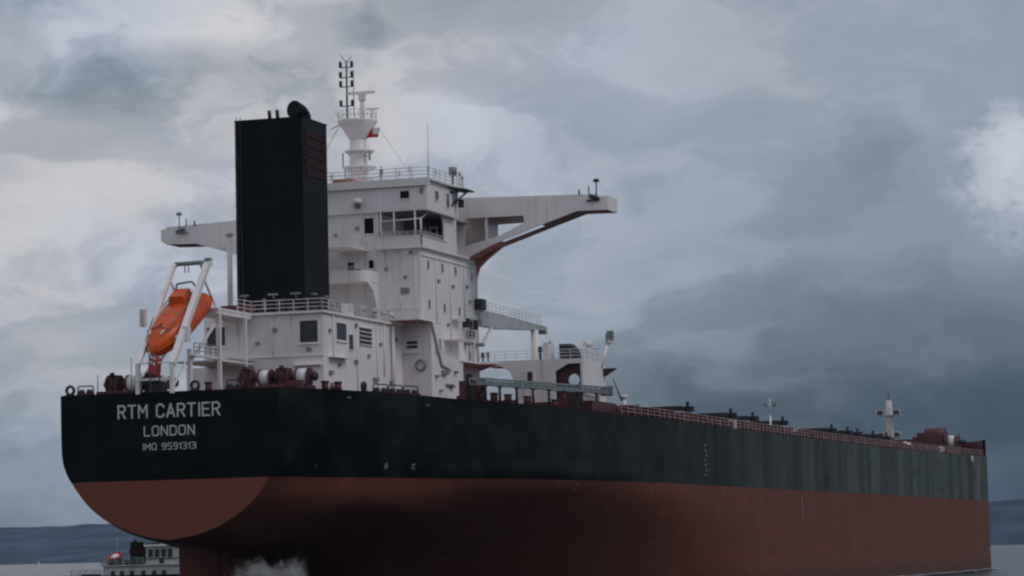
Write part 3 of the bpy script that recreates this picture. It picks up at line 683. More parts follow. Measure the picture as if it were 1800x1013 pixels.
m = MB(); m.tube((47, -7.55, 41.9), (47, -7.55, 44), .07, .05); m.tube((47, -7.55, 44), (47, -7.55, 48.6), .035, .02); m.build('whip_antenna', STEEL, wheelhouse)
m = MB(); m.tube((48, -9.8, 41.9), (48, -9.8, 43.1), .12); m.tube((48, -9.8, 43.1), (48, -9.8, 43.9), .42, .42, 10); m.build('satellite_dome', STEEL, wheelhouse)
m = MB(); m.tube((44, -3.6, 41.9), (44, -3.6, 44.0), .06); m.tube((44, -3.2, 41.9), (44, -3.6, 43.4), .04); m.box(43.9, 44.1, -3.75, -3.45, 43.1, 43.6); m.build('antenna', STEEL, wheelhouse)
for y, hh in ((-5.5, 1.5), (-6.6, 1.9), (-8.6, 1.8), (-9.4, 1.3), (1.8, 1.6)): MB().tube((44, y, 41.9), (44, y, 41.9 + hh), .05).tube((44, y, 41.9 + hh * .7), (44, y, 41.9 + hh), .12).build('antenna', PALE, wheelhouse)
for x, hh in ((49.2, 1.7), (50.0, 1.4)): MB().tube((x, -10.1, 41.9), (x, -10.1, 41.9 + hh), .06).tube((x, -10.1, 41.5 + hh), (x, -10.1, 41.9 + hh), .16).build('antenna', PALE, wheelhouse)

guardrail([(21.0, -8.2, 27.3), (33.0, -8.2, 27.45)], house, 1.0, 1.5, .035)
guardrail([(36.5, 2.2, 32.85), (36.5, -3.4, 32.85)], tower, .45, .9, .03); guardrail([(39.6, -4.7, 36.3), (39.6, -9.3, 36.3), (46.0, -9.35, 36.3)], tower, .45, .8, .028)
m = MB(); m.box(34.6, 40, -.6, 3.4, 29.9, 30.0); m.box(35.2, 40, -3.6, -.4, 35.0, 35.1); m.build('aft_platform', WHITE, tower); guardrail([(35.2, .2, 35.1), (35.2, -3.5, 35.1), (40, -3.5, 35.1)], tower, 1.0, .9, .03)
# radar mast
m = MB(); m.lathe((47, 0, 41.9), [(1.05, 0), (.95, 1.4), (.88, 4.0), (.80, 5.4)], 16); mast = m.build('radar_mast', WHITE, SHIP)
m = MB(); m.lathe((47, 0, 47.2), [(.82, 0), (1.3, .8), (2.05, 1.8), (2.05, 2.0)], 20); m.build('lookout_platform', WHITE, mast)
for z, R in ((44.3, 1.75), (45.95, 1.55), (43.2, 1.5)):
    m = MB(); m.lathe((47, -.15, z), [(R, 0), (R, .12), (R - .25, .16)], 16)
    for a in range(4): m.beam((47 + math.cos(a * PI / 2 + .7) * .8, math.sin(a * PI / 2 + .7) * .8, z - .5), (47 + math.cos(a * PI / 2 + .7) * (R - .1), -.15 + math.sin(a * PI / 2 + .7) * (R - .1), z), .1, .1)
    m.build('mast_platform', WHITE, mast)
m = MB()
for i in range(14):
    a = 2 * PI * i / 14; m.tube((47 + 1.95 * math.cos(a), 1.95 * math.sin(a), 49.2), (47 + 1.95 * math.cos(a), 1.95 * math.sin(a), 50.1), .03, None, 5)
for z in (49.65, 50.1):
    for i in range(14):
        a = 2 * PI * i / 14; c = 2 * PI * (i + 1) / 14; m.tube((47 + 1.95 * math.cos(a), 1.95 * math.sin(a), z), (47 + 1.95 * math.cos(c), 1.95 * math.sin(c), z), .025, None, 5)
m.build('guardrail', PALE, mast, kind='stuff')
m = MB(); m.tube((47, 1.1, 49.1), (47, 1.1, 55.4), .13, .10); m.tube((47, .35, 49.1), (47, .35, 54.4), .05); m.tube((47, 1.1, 55.2), (47, 1.75, 56.1), .04); m.tube((47, 1.1, 55.2), (47, .5, 55.9), .04)
for z in (51.0, 53.0, 53.95, 55.0): m.tube((47, 1.75, z - .25), (47, .45, z - .25), .06)
m.build('signal_pole', STEEL, mast)
for z in (51.0, 53.0, 53.95, 55.0):
    for y in (1.72, .48): MB().tube((46.9, y, z - .25), (46.9, y, z + .35), .17, None, 8).build('navigation_light', DARK, mast)
m = MB(); m.tube((47, -.55, 49.1), (47, -.55, 51.5), .28, .2, 10); m.box(46.7, 47.3, -.85, -.25, 51.2, 51.9); m.build('radar_post', WHITE, mast)
m = MB(); m.beam((46.5, .9, 51.95), (47.5, -1.75, 52.1), .22, .28); m.build('radar_scanner', WHITE, mast)
m = MB(); m.tube((47, -1.5, 49.2), (47, -1.5, 50.2), .16, None, 8); m.beam((46.9, -1.0, 50.3), (47.1, -2.3, 50.3), .16, .16); m.build('radar_scanner', WHITE, mast)
m = MB(); m.tube((47, 1.9, 48.9), (47, 2.9, 48.5), .05); m.tube((47, 1.9, 49.2), (47, 2.4, 50.3), .03); m.tube((46.6, 1.5, 44.4), (46.6, 1.5, 45.9), .07); m.tube((46.6, -1.4, 45.0), (46.6, -1.4, 45.9), .1); m.tube((46.9, 1.4, 42), (46.9, 1.4, 44.3), .06); m.build('antenna', STEEL, mast)
m = MB()
for y0, y1, x1 in ((1.9, 6.5, 47), (-1.9, -6.5, 47), (1.9, 2.6, 40)): m.tube((47, y0, 48.9), (x1, y1, 42.0), .02, None, 4)
m.build('stay_wire', STEEL, mast, kind='stuff')

# ------------------------------------------------------------------ bridge wings
def bridge_wing(sg, name='bridge_wing'):
    """sg -1 starboard, +1 port; a box girder: two web plates with openings, deck and flange"""
    def Y(y): return sg * y
    web = [(6.5, 41.3), (8.1, 41.5), (23.2, 41.05), (23.2, 40.85), (24.1, 40.8), (24.1, 39.4), (21.0, 39.45), (18.3, 38.6), (11.7, 36.45), (8.6, 35.0), (8.1, 34.8), (6.5, 35.3)]
    if sg > 0: web = [(6.5, 40.9), (16.75, 40.57), (24.6, 40.3), (24.6, 40.1), (25.1, 40.05), (25.1, 38.8), (24.7, 38.45), (21.2, 38.35), (16.8, 37.0), (11.7, 35.3), (8.1, 34.0), (6.5, 34.0)]
    hole = [(8.85, 39.35), (15.2, 39.3), (15.3, 39.1), (15.3, 38.55), (12.6, 37.35), (8.85, 36.45)]
    m = MB(); m.plate(web, [hole], lambda a, c: (54.0, Y(a), c), (.14, 0, 0)); w = m.build(name, WHITE, SHIP)
    m = MB(); hole2 = [(11.35, 38.9), (19.4, 39.05), (18.3, 38.72), (12.2, 36.85), (11.35, 36.75)]
    m.plate(web[:-1] if sg > 0 else [(5.5, 41.3), (8.1, 41.5)] + web[2:-1] + [(5.5, 35.4)], [hole2], lambda a, c: (57.4, Y(a), c), (.14, 0, 0)); m.build('forward_web', WHITE, w)
    m = MB(); m.box(54.14, 57.4, min(Y(8.1), Y(23.9)), max(Y(8.1), Y(23.9)), 39.75, 39.9); m.build('wing_deck', UNDER, w)
    m = MB(); e0 = 24.1 if sg < 0 else 25.1; m.box(54.02, 57.52, min(Y(e0), Y(e0 + .15)), max(Y(e0), Y(e0 + .15)), 39.4 if sg < 0 else 38.8, 40.85 if sg < 0 else 40.05); m.build('end_plate', WHITE, w)
    # bottom flange, with its lightening slot between the two webs
    low = [(25.0, 38.75), (24.6, 38.42), (21.2, 38.32), (17.4, 37.2), (12.4, 35.5), (11.7, 35.3), (8.1, 34.0)] if sg > 0 else [(24.1, 39.4), (21.0, 39.45), (18.3, 38.6), (17.2, 38.2), (12.6, 36.75), (11.7, 36.45), (8.6, 35.0), (8.1, 34.2)]
    m = MB()
    for (a0, c0), (a1, c1) in zip(low, low[1:]):
        bands = ((54.14, 57.4),) if not (a0 <= 17.3 and a1 >= 12.5) else ((55.7, 57.4),)
        m.use(UNDER if (a0 + a1) / 2 < 14 else FLANGE)
        for x0, x1 in bands:
            k = len(m.v)
            for dz in (0.02, .14): m.v += [(x0, Y(a0), c0 + dz), (x1, Y(a0), c0 + dz), (x1, Y(a1), c1 + dz), (x0, Y(a1), c1 + dz)]
            for t in ((0, 1, 2, 3), (7, 6, 5, 4), (0, 4, 5, 1), (1, 5, 6, 2), (2, 6, 7, 3), (3, 7, 4, 0)): m.face([k + i for i in t])
    m.build('bottom_flange', None, w)
    m = MB(); m.box(54.1, 57.4, min(Y(11.1), Y(11.3)), max(Y(11.1), Y(11.3)), 36.4, 39.7); m.build('diaphragm', WHITE, w)
    dz_ = 0.0 if sg < 0 else -.8
    m = MB(); m.tube((54, Y(22.3), 41.1 + dz_), (54, Y(22.3), 41.9 + dz_), .07); m.tube((54, Y(23.1), 40.6 + dz_), (54, Y(23.1), 42.3 + dz_), .07); m.tube((54, Y(23.1), 42.3 + dz_), (54, Y(23.1), 42.6 + dz_), .35, .25, 10)
    m.tube((53.85, Y(22.4), 40.9 + dz_), (53.85, Y(23.4), 40.5 + dz_), .22, .2, 8); m.box(53.7, 54, min(Y(22.1), Y(23.2)), max(Y(22.1), Y(23.2)), 40.35 + dz_, 40.5 + dz_); m.build('searchlight', DARK if sg < 0 else STEEL, w)
    m = MB(); m.tube((53.9, Y(21.3), 41.1 + dz_), (53.9, Y(21.3), 41.6 + dz_), .09); m.build('running_light', DARK, w)
    return w
bridge_wing(-1); bridge_wing(1)
m = MB()
q = [(9.0, 35.0), (11.5, 36.4), (9.9, 35.2), (9.2, 34.4), (9.0, 33.6)]
m.plate([(9.0, 34.3), (8.6, 35.0), (11.8, 36.45), (10.2, 35.3), (9.35, 34.5), (9.0, 33.4)], [], lambda a, c: (57.0, -a, c), (.5, 0, 0)); m.build('wing_knee', UNDER, SHIP)

# ------------------------------------------------------------------ starboard lower block between house and tower
m = MB()
m.plate([(37, 18.9), (46.4, 18.9), (46.4, 24.0), (40.3, 24.0), (38.4, 27.45), (37, 27.45)], [], lambda a, c: (a, -11.0, c), (0, 19.0, 0))
block = m.build('side_block', WHITE, SHIP)
m = MB(); m.box(33.2, 40, -11.2, -8.15, 27.47, 27.62); m.use(WHITE); m.build('overhang_deck', None, block)
m = MB(); m.use(UNDER); m.box(33.25, 37, -11.1, -8.15, 27.40, 27.468); m.build('soffit', None, block)
m = MB(); m.plate([(36.7, 27.5), (37.6, 27.5), (40.6, 24.0), (42.6, 24.0), (42.6, 23.0), (39.6, 23.4)], [], lambda a, c: (a, -11.3, c), (0, .12, 0)); m.build('slanted_plate', WHITE, block)
for i in range(2): MB().use(DARK).box(36.92, 37.01, -9.6, -8.5, 25.0 + i * .42, 25.25 + i * .42).build('louvre_slot', None, block)
MB().box(36.7, 37, -9.9, -8.3, 24.5, 24.62).build('ledge', WHITE, block)
for x, z in ((38.6, 25.4), (41.0, 25.2)): window(x - .25, x + .25, -11.3 if x < 40 else -11.0, z - .6, z + .5, block, 'Y', sill=False, gl=STEEL) if x < 40 else None
m = MB(); m.torus((36.9, -9.9, 23.3), .5, .12, 'X', 14, 6); m.build('hose_reel', STEEL, block)
for x, z, w, hh in ((39.8, 22.5, 1.4, .7), (42.2, 21.3, .8, .5), (38, 22.2, .7, .3), (41.0, 21.5, 1.6, .25), (43.6, 22.8, .6, .4), (39, 20.8, .5, .3)):
    MB().box(x, x + w, -11.3, -11.0, z, z + hh * .6).build('fitting', STEEL, block)
MB().box(44.2, 44.5, -11.25, -11.0, 19.4, 20.6).build('fitting', DARK, block)
# tapering deck shelf with red soffit
m = MB(); sh = [(46.0, -10.9), (50.9, -11.0), (52.2, -12.95), (65.0, -6.0), (57.5, -5.6), (46, -8)]
m.plate(sh, [], lambda a, c: (a, c, 24.12), (0, 0, .16)); m.build('shelf_deck', WHITE, SHIP)
sf = m = MB(); m.plate([(46.6, -10.8), (50.8, -10.9), (52.1, -12.8), (64.6, -6.1), (57.5, -5.7), (46.6, -8)], [], lambda a, c: (a, c, 24.04), (0, 0, .07)); m.build('shelf_soffit', UNDER, SHIP)
# platforms, ladder, lifebuoys and lockers on the tower's starboard side
m = MB(); m.box(46.5, 51, -10.9, -9, 26.35, 26.45); m.box(52, 57.5, -10.6, -9, 24.3, 24.4); m.build('side_platform', WHITE, tower)
guardrail([(46.5, -10.8, 26.45), (51, -10.8, 26.45)], tower, 1.0, 1.1, .03)
m = MB()
for y in (-9.75, -9.3): m.tube((53.4, y, 24.2), (53.4, y, 29.0), .05)
for i in range(16): m.tube((53.4, -9.75, 24.4 + i * .3), (53.4, -9.3, 24.4 + i * .3), .03, None, 5)
m.build('ladder', STEEL, tower)
for x, z, w, hh, mt in ((52.3, 28.0, .5, .9, DARK), (54.8, 27.9, .5, 1.0, DARK), (53.5, 27.0, .9, .7, DARK), (52.6, 26.2, .8, .6, STEEL), (56.3, 26.3, 1.0, .3, STEEL)):
    MB().box(x, x + w, -9.7, -9, z, z + hh).build('side_locker', mt, tower)
for x in (54.0, 56.6): window(x, x + .7, -9, 24.5, 25.6, tower, 'Y', sill=False, gl=STEEL)
MB().box(49.0, 51.0, -9.8, -9, 28.5, 28.7).build('awning', WHITE, tower)

# ------------------------------------------------------------------ provision crane beam and its post
m = MB()
m.plate([(56.5, 30.15), (64, 30.1), (77.5, 29.85), (80.2, 29.8), (80.2, 29.0), (79.6, 29.05), (79.4, 29.4), (76, 29.2), (64, 28.55), (57.5, 28.5)], [], lambda a, c: (a, -9.4, c), (0, .9, 0))
crane = m.build('crane_beam', CRANE, SHIP)
m = MB(); m.tube((76.0, -9.2, 19), (76.0, -9.2, 29.2), .48, .42, 12); m.build('crane_post', WHITE, crane)
guardrail([(57, -9.35, 30.1), (78, -9.35, 29.85)], crane, 1.0, 1.3, .035, WHITE)
m = MB(); m.beam((57.6, -9.3, 26.6), (60.8, -9.3, 28.5), .25, .3); m.build('crane_brace', WHITE, crane)
MB().box(56.2, 57.8, -9.8, -9.1, 30.1, 31.2).build('crane_winch', DARK, crane)

# ------------------------------------------------------------------ arched deck structure forward of the tower
def circ(cy, cz, r, n=18): return [(cy + r * math.cos(2 * PI * i / n), cz + r * math.sin(2 * PI * i / n)) for i in range(n)]
m = MB()
arch_open = [(-8.5, 22.2), (-8.5, 23.8), (-9.6, 24.2), (-11.2, 24.25), (-12.2, 23.6), (-12.75, 22.3), (-12.75, 18.8), (-8.5, 18.8)]
dark_open = [(-16.95, 18.8), (-17.0, 23.45), (-18.5, 24.2), (-19.8, 24.2), (-19.85, 18.8)]
out = [(-8.1, 18.8), (-8.1, 24.75), (-17.9, 24.75), (-20.05, 24.5), (-20.05, 18.8), (-19.85, 18.8), (-19.8, 24.2), (-18.5, 24.2), (-17.0, 23.45), (-16.95, 18.8), (-12.75, 18.8), (-12.75, 22.3), (-12.2, 23.6), (-11.2, 24.25), (-9.6, 24.2), (-8.5, 23.8), (-8.5, 18.8)]
m.plate(out, [], lambda a, c: (57.8, a, c), (.18, 0, 0)); arch = m.build('deck_gantry', WHITE, SHIP)
m = MB(); m.plate([(57.98, 18.8), (66.0, 18.8), (66.0, 24.5), (57.98, 24.5)], [], lambda a, c: (a, -20.05, c), (0, .15, 0)); m.build('side_plate', WHITE, arch)
m = MB(); m.box(57.98, 66, -20.05, -8.1, 24.5, 24.7); m.build('top_deck', WHITE, arch)
m = MB(); m.plate([(-16.9, 18.8), (-16.9, 23.5), (-18.4, 24.3), (-19.85, 24.3), (-19.85, 18.8)], [circ(-18.85, 22.55, .62)], lambda a, c: (58.6, a, c), (.15, 0, 0)); m.build('recess_plate', DRED, arch)
MB().box(57.72, 57.8, -14.6, -14.1, 22.3, 23.5).build('door', DARK, arch)
for y in (-13.9, -14.8): MB().box(57.70, 57.8, y - .06, y + .06, 21, 23.6).build('door_frame', WHITE, arch)
m = MB(); m.use(DARK); m.plate([(-16.9, 24.7), (-16.9, 26.4), (-18.1, 26.4), (-18.6, 25.8), (-18.9, 24.7)], [], lambda a, c: (60, a, c), (1.6, 0, 0)); m.build('vent_housing', None, arch)
for z in (25.1, 25.65, 26.2): MB().box(59.9, 60.0, -18.6, -16.9, z, z + .07).build('louvre_slat', STEEL, arch)
guardrail([(57.9, -8.2, 24.75), (57.9, -19.9, 24.7), (65.9, -19.9, 24.7)], arch, 1.0, 1.2, .03, WHITE)
m = MB(); m.box(59.5, 61.5, -15.9, -15.3, 24.7, 26.6); m.tube((58.5, -16.4, 24.7), (58.5, -16.4, 26.6), .06); m.tube((58.5, -16.4, 26.4), (58.5, -16.4, 26.8), .16); m.build('vent_trunk', WHITE, arch)
m = MB(); m.tube((58.2, -15.4, 24.7), (58.2, -15.4, 25.7), .16); m.tube((58.2, -15.4, 25.6), (58.2, -15.4, 26.1), .28, .22, 8); m.build('mushroom_vent', DARK, arch)
for y in (-9.2, -9.75): MB().tube((58.1, y, 24.7), (58.1, y, 25.2), .1).tube((58.1, y, 25.2), (58.1, y, 25.7), .26 if y > -9.5 else .14, .2, 8).build('mushroom_vent', DARK if y > -9.5 else STEEL, arch)
m = MB()
for z in (25.2, 25.8, 26.3): m.tube((60, -19.3, z), (66, -19.3, z - .2), .1)
for x in (60, 62, 64): m.tube((x, -19.3, 24.7), (x, -19.3, 26.4), .08)
m.tube((61, -19.4, 26.4), (63, -19.4, 26.4), .28, None, 8); m.build('pipework', WHITE, arch)
m = MB(); m.tube((64.6, -19.9, 24.0), (66.2, -20.5, 27.0), .28, .2, 8); m.box(65.7, 66.9, -21.0, -20.1, 26.7, 26.9); m.build('davit', WHITE, arch)
MB().box(66.1, 66.7, -20.9, -20.3, 26.9, 28.0).box(65.6, 66.0, -20.6, -20.3, 26.9, 27.7).build('davit_lamp', STEEL, arch)
m = MB(); m.plate([(-20.1, 24.0), (-21.4, 24.0), (-20.1, 23.2)], [], lambda a, c: (65.2, a, c), (.8, 0, 0)); m.build('davit_bracket', DARK, arch)

# ------------------------------------------------------------------ stowed accommodation ladder (gangway) along the starboard rail
GA, GB = Vector((26.5, -18.9, 20.95)), Vector((63.0, -21.0, 21.55))
m = MB(); d_ = (GB - GA); n_ = 24
for dy in (-.45, .45):
    o_ = Vector((0, dy, 0))
    m.beam(GA + o_ + Vector((0, 0, -.27)), GB + o_ + Vector((0, 0, -.30)), .08, .12); m.beam(GA + o_ + Vector((0, 0, .27)), GB + o_ + Vector((0, 0, .32)), .08, .10)
    for i in range(n_ + 1):
        q = GA.lerp(GB, i / n_) + o_; m.beam(q + Vector((0, 0, -.28)), q + Vector((0, 0, .29)), .09, .09, (1, 0, 0))
m.plate([(0, -.22), (1, -.24), (1, .08), (0, .06)], [], lambda a, c: GA.lerp(GB, a) + Vector((0, -.30, c)), (0, .04, 0))
gang = m.build('gangway', BLUEGREY, SHIP)
for i, t in enumerate((0.06, .16, .28, .40, .52, .64, .78, .9)):
    q = GA.lerp(GB, t); zz = deck_at(q.x)[1]
    MB().tube((q.x, q.y - .2, zz - .05), (q.x, q.y - .2, q.z - .3), .13, None, 6).box(q.x - .5, q.x + .5, q.y - .35, q.y - .05, q.z - .45, q.z - .36).build('support_post', DRED if i % 2 else DARK, gang)
MB().box(62.9, 63.6, -21.6, -20.4, 21.0, 22.0).build('end_roller', BLUEGREY, gang)
for x, y, w, hh, mt in ((28.6, -17.9, .4, 2.5, DARK), (30.2, -18.0, .5, 2.0, DRED), (31.6, -18.2, .4, 2.3, DARK), (27.6, -17.6, .25, 1.8, DRED), (55.0, -20.3, .6, 2.8, DARK)):
    MB().box(x, x + w, y, y + .6, deck_at(x)[1] - .05, deck_at(x)[1] + hh).build('stowage_post', mt, SHIP)
for x, y in ((30.5, -18.2), (33, -18.5), (36, -18.9), (40.2, -19.5), (47.0, -20.2)): 
    m = MB(); z = deck_at(x)[1]; m.box(x - .5, x + 1.3, y - .4, y + .4, z - .05, z + .18)
    for k in (0, .8): m.tube((x + k, y, z + .1), (x + k, y, z + .85), .24, .24, 10); m.tube((x + k, y, z + .85), (x + k, y, z + .95), .32, .32, 10)
    m.build('bollard', DRED, SHIP)
m = MB(); m.box(57, 66, -21.2, -14, 18.8, 20.3); m.build('hatch_end_house', DRED, SHIP)

# ------------------------------------------------------------------ poop deck: lifeboat ramp
def ramp():
    m = MB(); r_ = .17
    top = []
    for y, w in ((2.75, .17), (-.45, .26)):
        m.beam((-.1, y, 21.9), (7.0, y - .25, 31.0), w * 2, w * 2, (1, 0, 0)); m.beam((7.0, y - .25, 31.0), (7.6, y - .25, 31.35), w * 2, w * 2, (1, 0, 0))
    a = m.build('lifeboat_ramp', WHITE, SHIP)
    m = MB(); m.tube((7.4, 2.55, 31.3), (7.4, -.75, 31.35), .2, None, 8); m.tube((7.4, -.05, 31.1), (7.4, -.5, 31.1), .42, None, 10); m.box(7.1, 7.7, -.95, -.45, 31.0, 31.7)
    for y in (1.6, 1.25): m.tube((7.4, y, 31.2), (7.4, y, 30.5), .05)
    m.build('hoist_bar', STEEL, a)
    m = MB(); m.path([(6.2, 2.0, 28.6), (6.0, 1.75, 29.4), (6.0, .3, 29.55), (6.2, -.1, 28.9)], .09); m.build('brace_hoop', STEEL, a)
    for y in (2.55, -.7):
        m = MB(); m.tube((6.2, y, 29.9), (9.3, y, 27.0), .12, None, 6); m.build('back_stay', WHITE, a)
        m = MB(); m.beam((9.8, y - (.3 if y > 0 else .1), 26.9), (3.4, y - (.3 if y > 0 else .1), 22.5), .2, .22); m.build('launch_rail', WHITE, a)
    for x, y, z in ((-.1, 2.78, 22.1), (-.1, -.45, 22.1), (3.2, 2.6, 22.6), (3.4, -.55, 23.4)):
        MB().box(x - .17, x + .17, y - .17, y + .17, 19.4, z).build('leg', WHITE, a)
    m = MB(); m.box(-.2, 0, -.3, 2.65, 20.55, 20.75); m.box(-.2, 0, -.3, 2.65, 22.0, 22.12); m.beam((-.1, 2.7, 20.7), (3.2, 2.6, 22.5), .12, .12); m.beam((-.1, -.45, 19.8), (3.4, -.5, 22.9), .14, .14); m.build('cross_bar', WHITE, a)
    m = MB(); m.box(3.0, 9.0, -1.1, -.6, 22.75, 22.9); m.box(9.0, 16, -1.2, 3.4, 22.6, 22.75); m.build('boarding_platform', WHITE, a)
    guardrail([(3.1, -1.1, 22.9), (9, -1.1, 22.9)], a, 1.0, 1.2, .04, STEEL)
    m = MB(); m.box(1.6, 2.2, 2.95, 3.35, 25.4, 26.9); m.build('hook_box', PALE, a)
    m = MB(); m.box(2.0, 2.7, -1.0, -.55, 24.0, 25.3); m.build('release_box', WHITE, a)
    m = MB(); m.box(.6, 1.6, .8, 2.0, 19.5, 20.5); m.build('equipment_box', DARK, a)
    m = MB(); m.plate([(1.0, 19.5), (2.2, 19.5), (1.6, 21.3)], [], lambda p_, c: (.5, p_, c), (.5, 0, 0)); m.build('equipment_box', DARK, a)
ramp()
# ------------------------------------------------------------------ lifeboat (hangs in the ramp: a thing of its own)
LB_ = thing('lifeboat', 'orange enclosed free-fall lifeboat slung nose down in the white ramp at the stern', 'lifeboat', (1.1, 1.75, 22.1))
A_ = math.radians(33)
LB_.rotation_euler = (0, 0, math.radians(-6))
ax = Vector((math.cos(A_), 0, math.sin(A_))); up = Vector((-math.sin(A_), 0, math.cos(A_)))
def L3(u, v, w): return tuple(ax * u + Vector((0, v, 0)) + up * w)
secs = [(0.0, .08, .85, 1.1), (.3, .46, .5, 1.5), (.9, .86, .2, 1.82), (1.8, 1.28, .0, 2.1), (3.1, 1.68, -.15, 2.3), (4.6, 1.92, -.15, 2.4), (7.0, 1.98, -.1, 2.4), (8.6, 1.9, .05, 2.25), (9.2, 1.7, .3, 2.0)]
secs = [cat(secs[max(i - 1, 0)], secs[i], secs[i + 1], secs[min(i + 2, len(secs) - 1)], k_ / 4) for i in range(len(secs) - 1) for k_ in range(4)] + [secs[-1]]
m = MB(); n = 40
for u, hw, wb, wt in secs:
    for i in range(n):
        a = 2 * PI * i / n; ca, sa = math.cos(a), math.sin(a); e = 0.84
        m.v.append(L3(u, hw * math.copysign(abs(ca) ** e, ca), (wb + wt) / 2 + (wt - wb) / 2 * math.copysign(abs(sa) ** e, sa)))
for j in range(len(secs) - 1):
    for i in range(n): m.face((j * n + i, j * n + (i + 1) % n, (j + 1) * n + (i + 1) % n, (j + 1) * n + i), True)
m.face([n - 1 - i for i in range(n)]); m.face([(len(secs) - 1) * n + i for i in range(n)])
m.build('boat_body', ORANGE, LB_)
m = MB()
for u0, u1, v, w0, w1 in ((5.9, 8.0, .95, 2.1, 2.42), (6.2, 7.9, .80, 2.42, 3.05)):
    k = len(m.v); m.v += [L3(u, s_ * v * (1 if w == w0 else .9), w) for w in (w0, w1) for u, s_ in ((u0 + (.25 if w == w1 else 0), -1), (u1, -1), (u1, 1), (u0 + (.25 if w == w1 else 0), 1))]
    for t in ((3, 2, 1, 0), (4, 5, 6, 7), (0, 1, 5, 4), (1, 2, 6, 5), (2, 3, 7, 6), (3, 0, 4, 7)): m.face([k + i for i in t])
cup = m.build('cupola', ORANGE, LB_)
for s_ in (-1, 1):
    m = MB(); m.path([L3(u, s_ * (hw + .03), (wb + wt) / 2) for u, hw, wb, wt in secs[4:]], .10, 6); m.build('fender', ORANGE, LB_)
    m = MB(); m.path([L3(u, s_ * (hw * .62), wt + .05) for u, hw, wb, wt in secs[10:26]], .045, 6); m.build('grab_rail', STEEL, LB_)
for k_ in (2.2, 4.0, 5.6):
    m = MB(); m.path([L3(k_, -1.2, 2.05), L3(k_ + .25, 0, 2.33), L3(k_, 1.2, 2.05)], .035, 5); m.build('grab_line', DARK, LB_)
m = MB(); m.tube(L3(4.6, 0, 2.2), L3(4.6, 0, 2.42), .42, .38, 14); m.build('roof_hatch', ORANGE, LB_)
for s_ in (-1, 1): m = MB(); m.path([L3(1.5, s_ * .55, 2.06), L3(2.1, s_ * .72, 2.17)], .07, 5); m.build('reflective_tape', LAMP, LB_)
m = MB(); m.tube(L3(9.1, 0, .7), L3(9.6, 0, .7), .42, .42, 14); m.build('propeller_duct', DARK, LB_)
m = MB(); m.tube(L3(2.4, -1.40, 1.1), L3(2.4, -1.66, 1.1), .3, .28, 10); m.build('side_hatch', LAMP, LB_)
m = MB(); m.tube(L3(2.6, 0, 2.1), L3(2.9, 0, 2.32), .14, .1, 8); m.tube(L3(.4, .35, 1.45), L3(.7, .5, 1.65), .06); m.build('towing_cleat', DARK, LB_)

# ------------------------------------------------------------------ poop deck: mooring gear
def winch(x, y, z, parent, s=1.0):
    m = MB(); m.box(x - 1.0, x + 1.0, y - 1.9 * s, y + 1.9 * s, z, z + .35)
    for k in (-1.75, -.45, .45, 1.75): m.tube((x, y + k * s - .07, z + 1.1), (x, y + k * s + .07, z + 1.1), .95 * s, .95 * s, 18)
    m.box(x - .5, x + .5, y + .5 * s, y + 1.7 * s, z + .3, z + 1.9); m.tube((x, y - 2.4 * s, z + 1.1), (x, y + 2.3 * s, z + 1.1), .22, None, 8)
    w = m.build('mooring_winch', DRED, parent)
    m = MB(); m.tube((x, y - 1.66 * s, z + 1.1), (x, y - .52 * s, z + 1.1), .84 * s, .84 * s, 20); m.build('rope_drum', ROPE, w)
    m = MB(); m.tube((x, y - 2.35 * s, z + 1.1), (x, y - 2.05 * s, z + 1.1), .42, .3, 12); m.tube((x, y - 2.6 * s, z + 1.1), (x, y - 2.35 * s, z + 1.1), .3, .45, 12); m.build('warping_head', DARK, w)
    m = MB(); m.tube((x - .9, y + .9 * s, z + .3), (x - .9, y + .9 * s, z + 2.1), .07); m.tube((x - .9, y + .7 * s, z + 1.9), (x - .9, y + 1.1 * s, z + 1.9), .2); m.build('brake_wheel', DARK, w)
    return w
winch(5.2, -6.1, 19.6, SHIP, .78); winch(5.6, -9.4, 19.6, SHIP, .85); winch(4.0, 6.0, 19.5, SHIP, .85); winch(4.6, 3.0, 19.5, SHIP, .7)
def roller_fairlead(a, c, z, parent):
    """roller pedestals under a pipe hoop, between two deck points"""
    a = Vector((a[0], a[1], z)); c = Vector((c[0], c[1], z)); d = (c - a).normalized()
    m = MB(); m.beam(a + Vector((0, 0, .08)), c + Vector((0, 0, .08)), .55, .22); f = m.build('roller_fairlead', DRED, parent)
    for t in (.25, .75):
        q = a.lerp(c, t); MB().tube(q + Vector((0, 0, .15)), q + Vector((0, 0, .5)), .3, .24, 10).build('roller', DARK, f)
    e = Vector((0, 0, .8)); m = MB(); m.path([a, a + e - Vector((0, 0, .12)), a + e + d * .12, c + e - d * .12, c + e - Vector((0, 0, .12)), c], .06, 6); m.build('hoop', DARK, f)
def chock(x, y, z, axis, parent):
    m = MB(); m.torus((x, y, z + .48), .36, .13, axis, 16, 7); m.box(x - .35, x + .35, y - .35, y + .35, z - .05, z + .12); m.build('mooring_chock', DARK, parent)
chock(.4, 9.5, 19.52, 'X', SHIP); chock(.4, -2.35, 19.52, 'X', SHIP); chock(11.6, -13.6, 19.48, 'Y', SHIP)
roller_fairlead((.35, 8.75), (.35, 7.25), 19.53, SHIP); roller_fairlead((.35, -5.3), (.35, -6.8), 19.53, SHIP)
for a, c in (((12.9, -14.0), (15.2, -14.5)), ((15.4, -14.55), (17.7, -15.0)), ((17.9, -15.05), (20.2, -15.6))): roller_fairlead(a, c, 19.45, SHIP)
for x, y in ((6.4, -12.0), (8.2, -12.5), (.9, -3.4)): MB().tube((x, y, 19.4), (x, y, 20.15), .3, .3, 10).tube((x, y, 20.15), (x, y, 20.3), .38, .38, 10).build('bollard', DRED, SHIP)
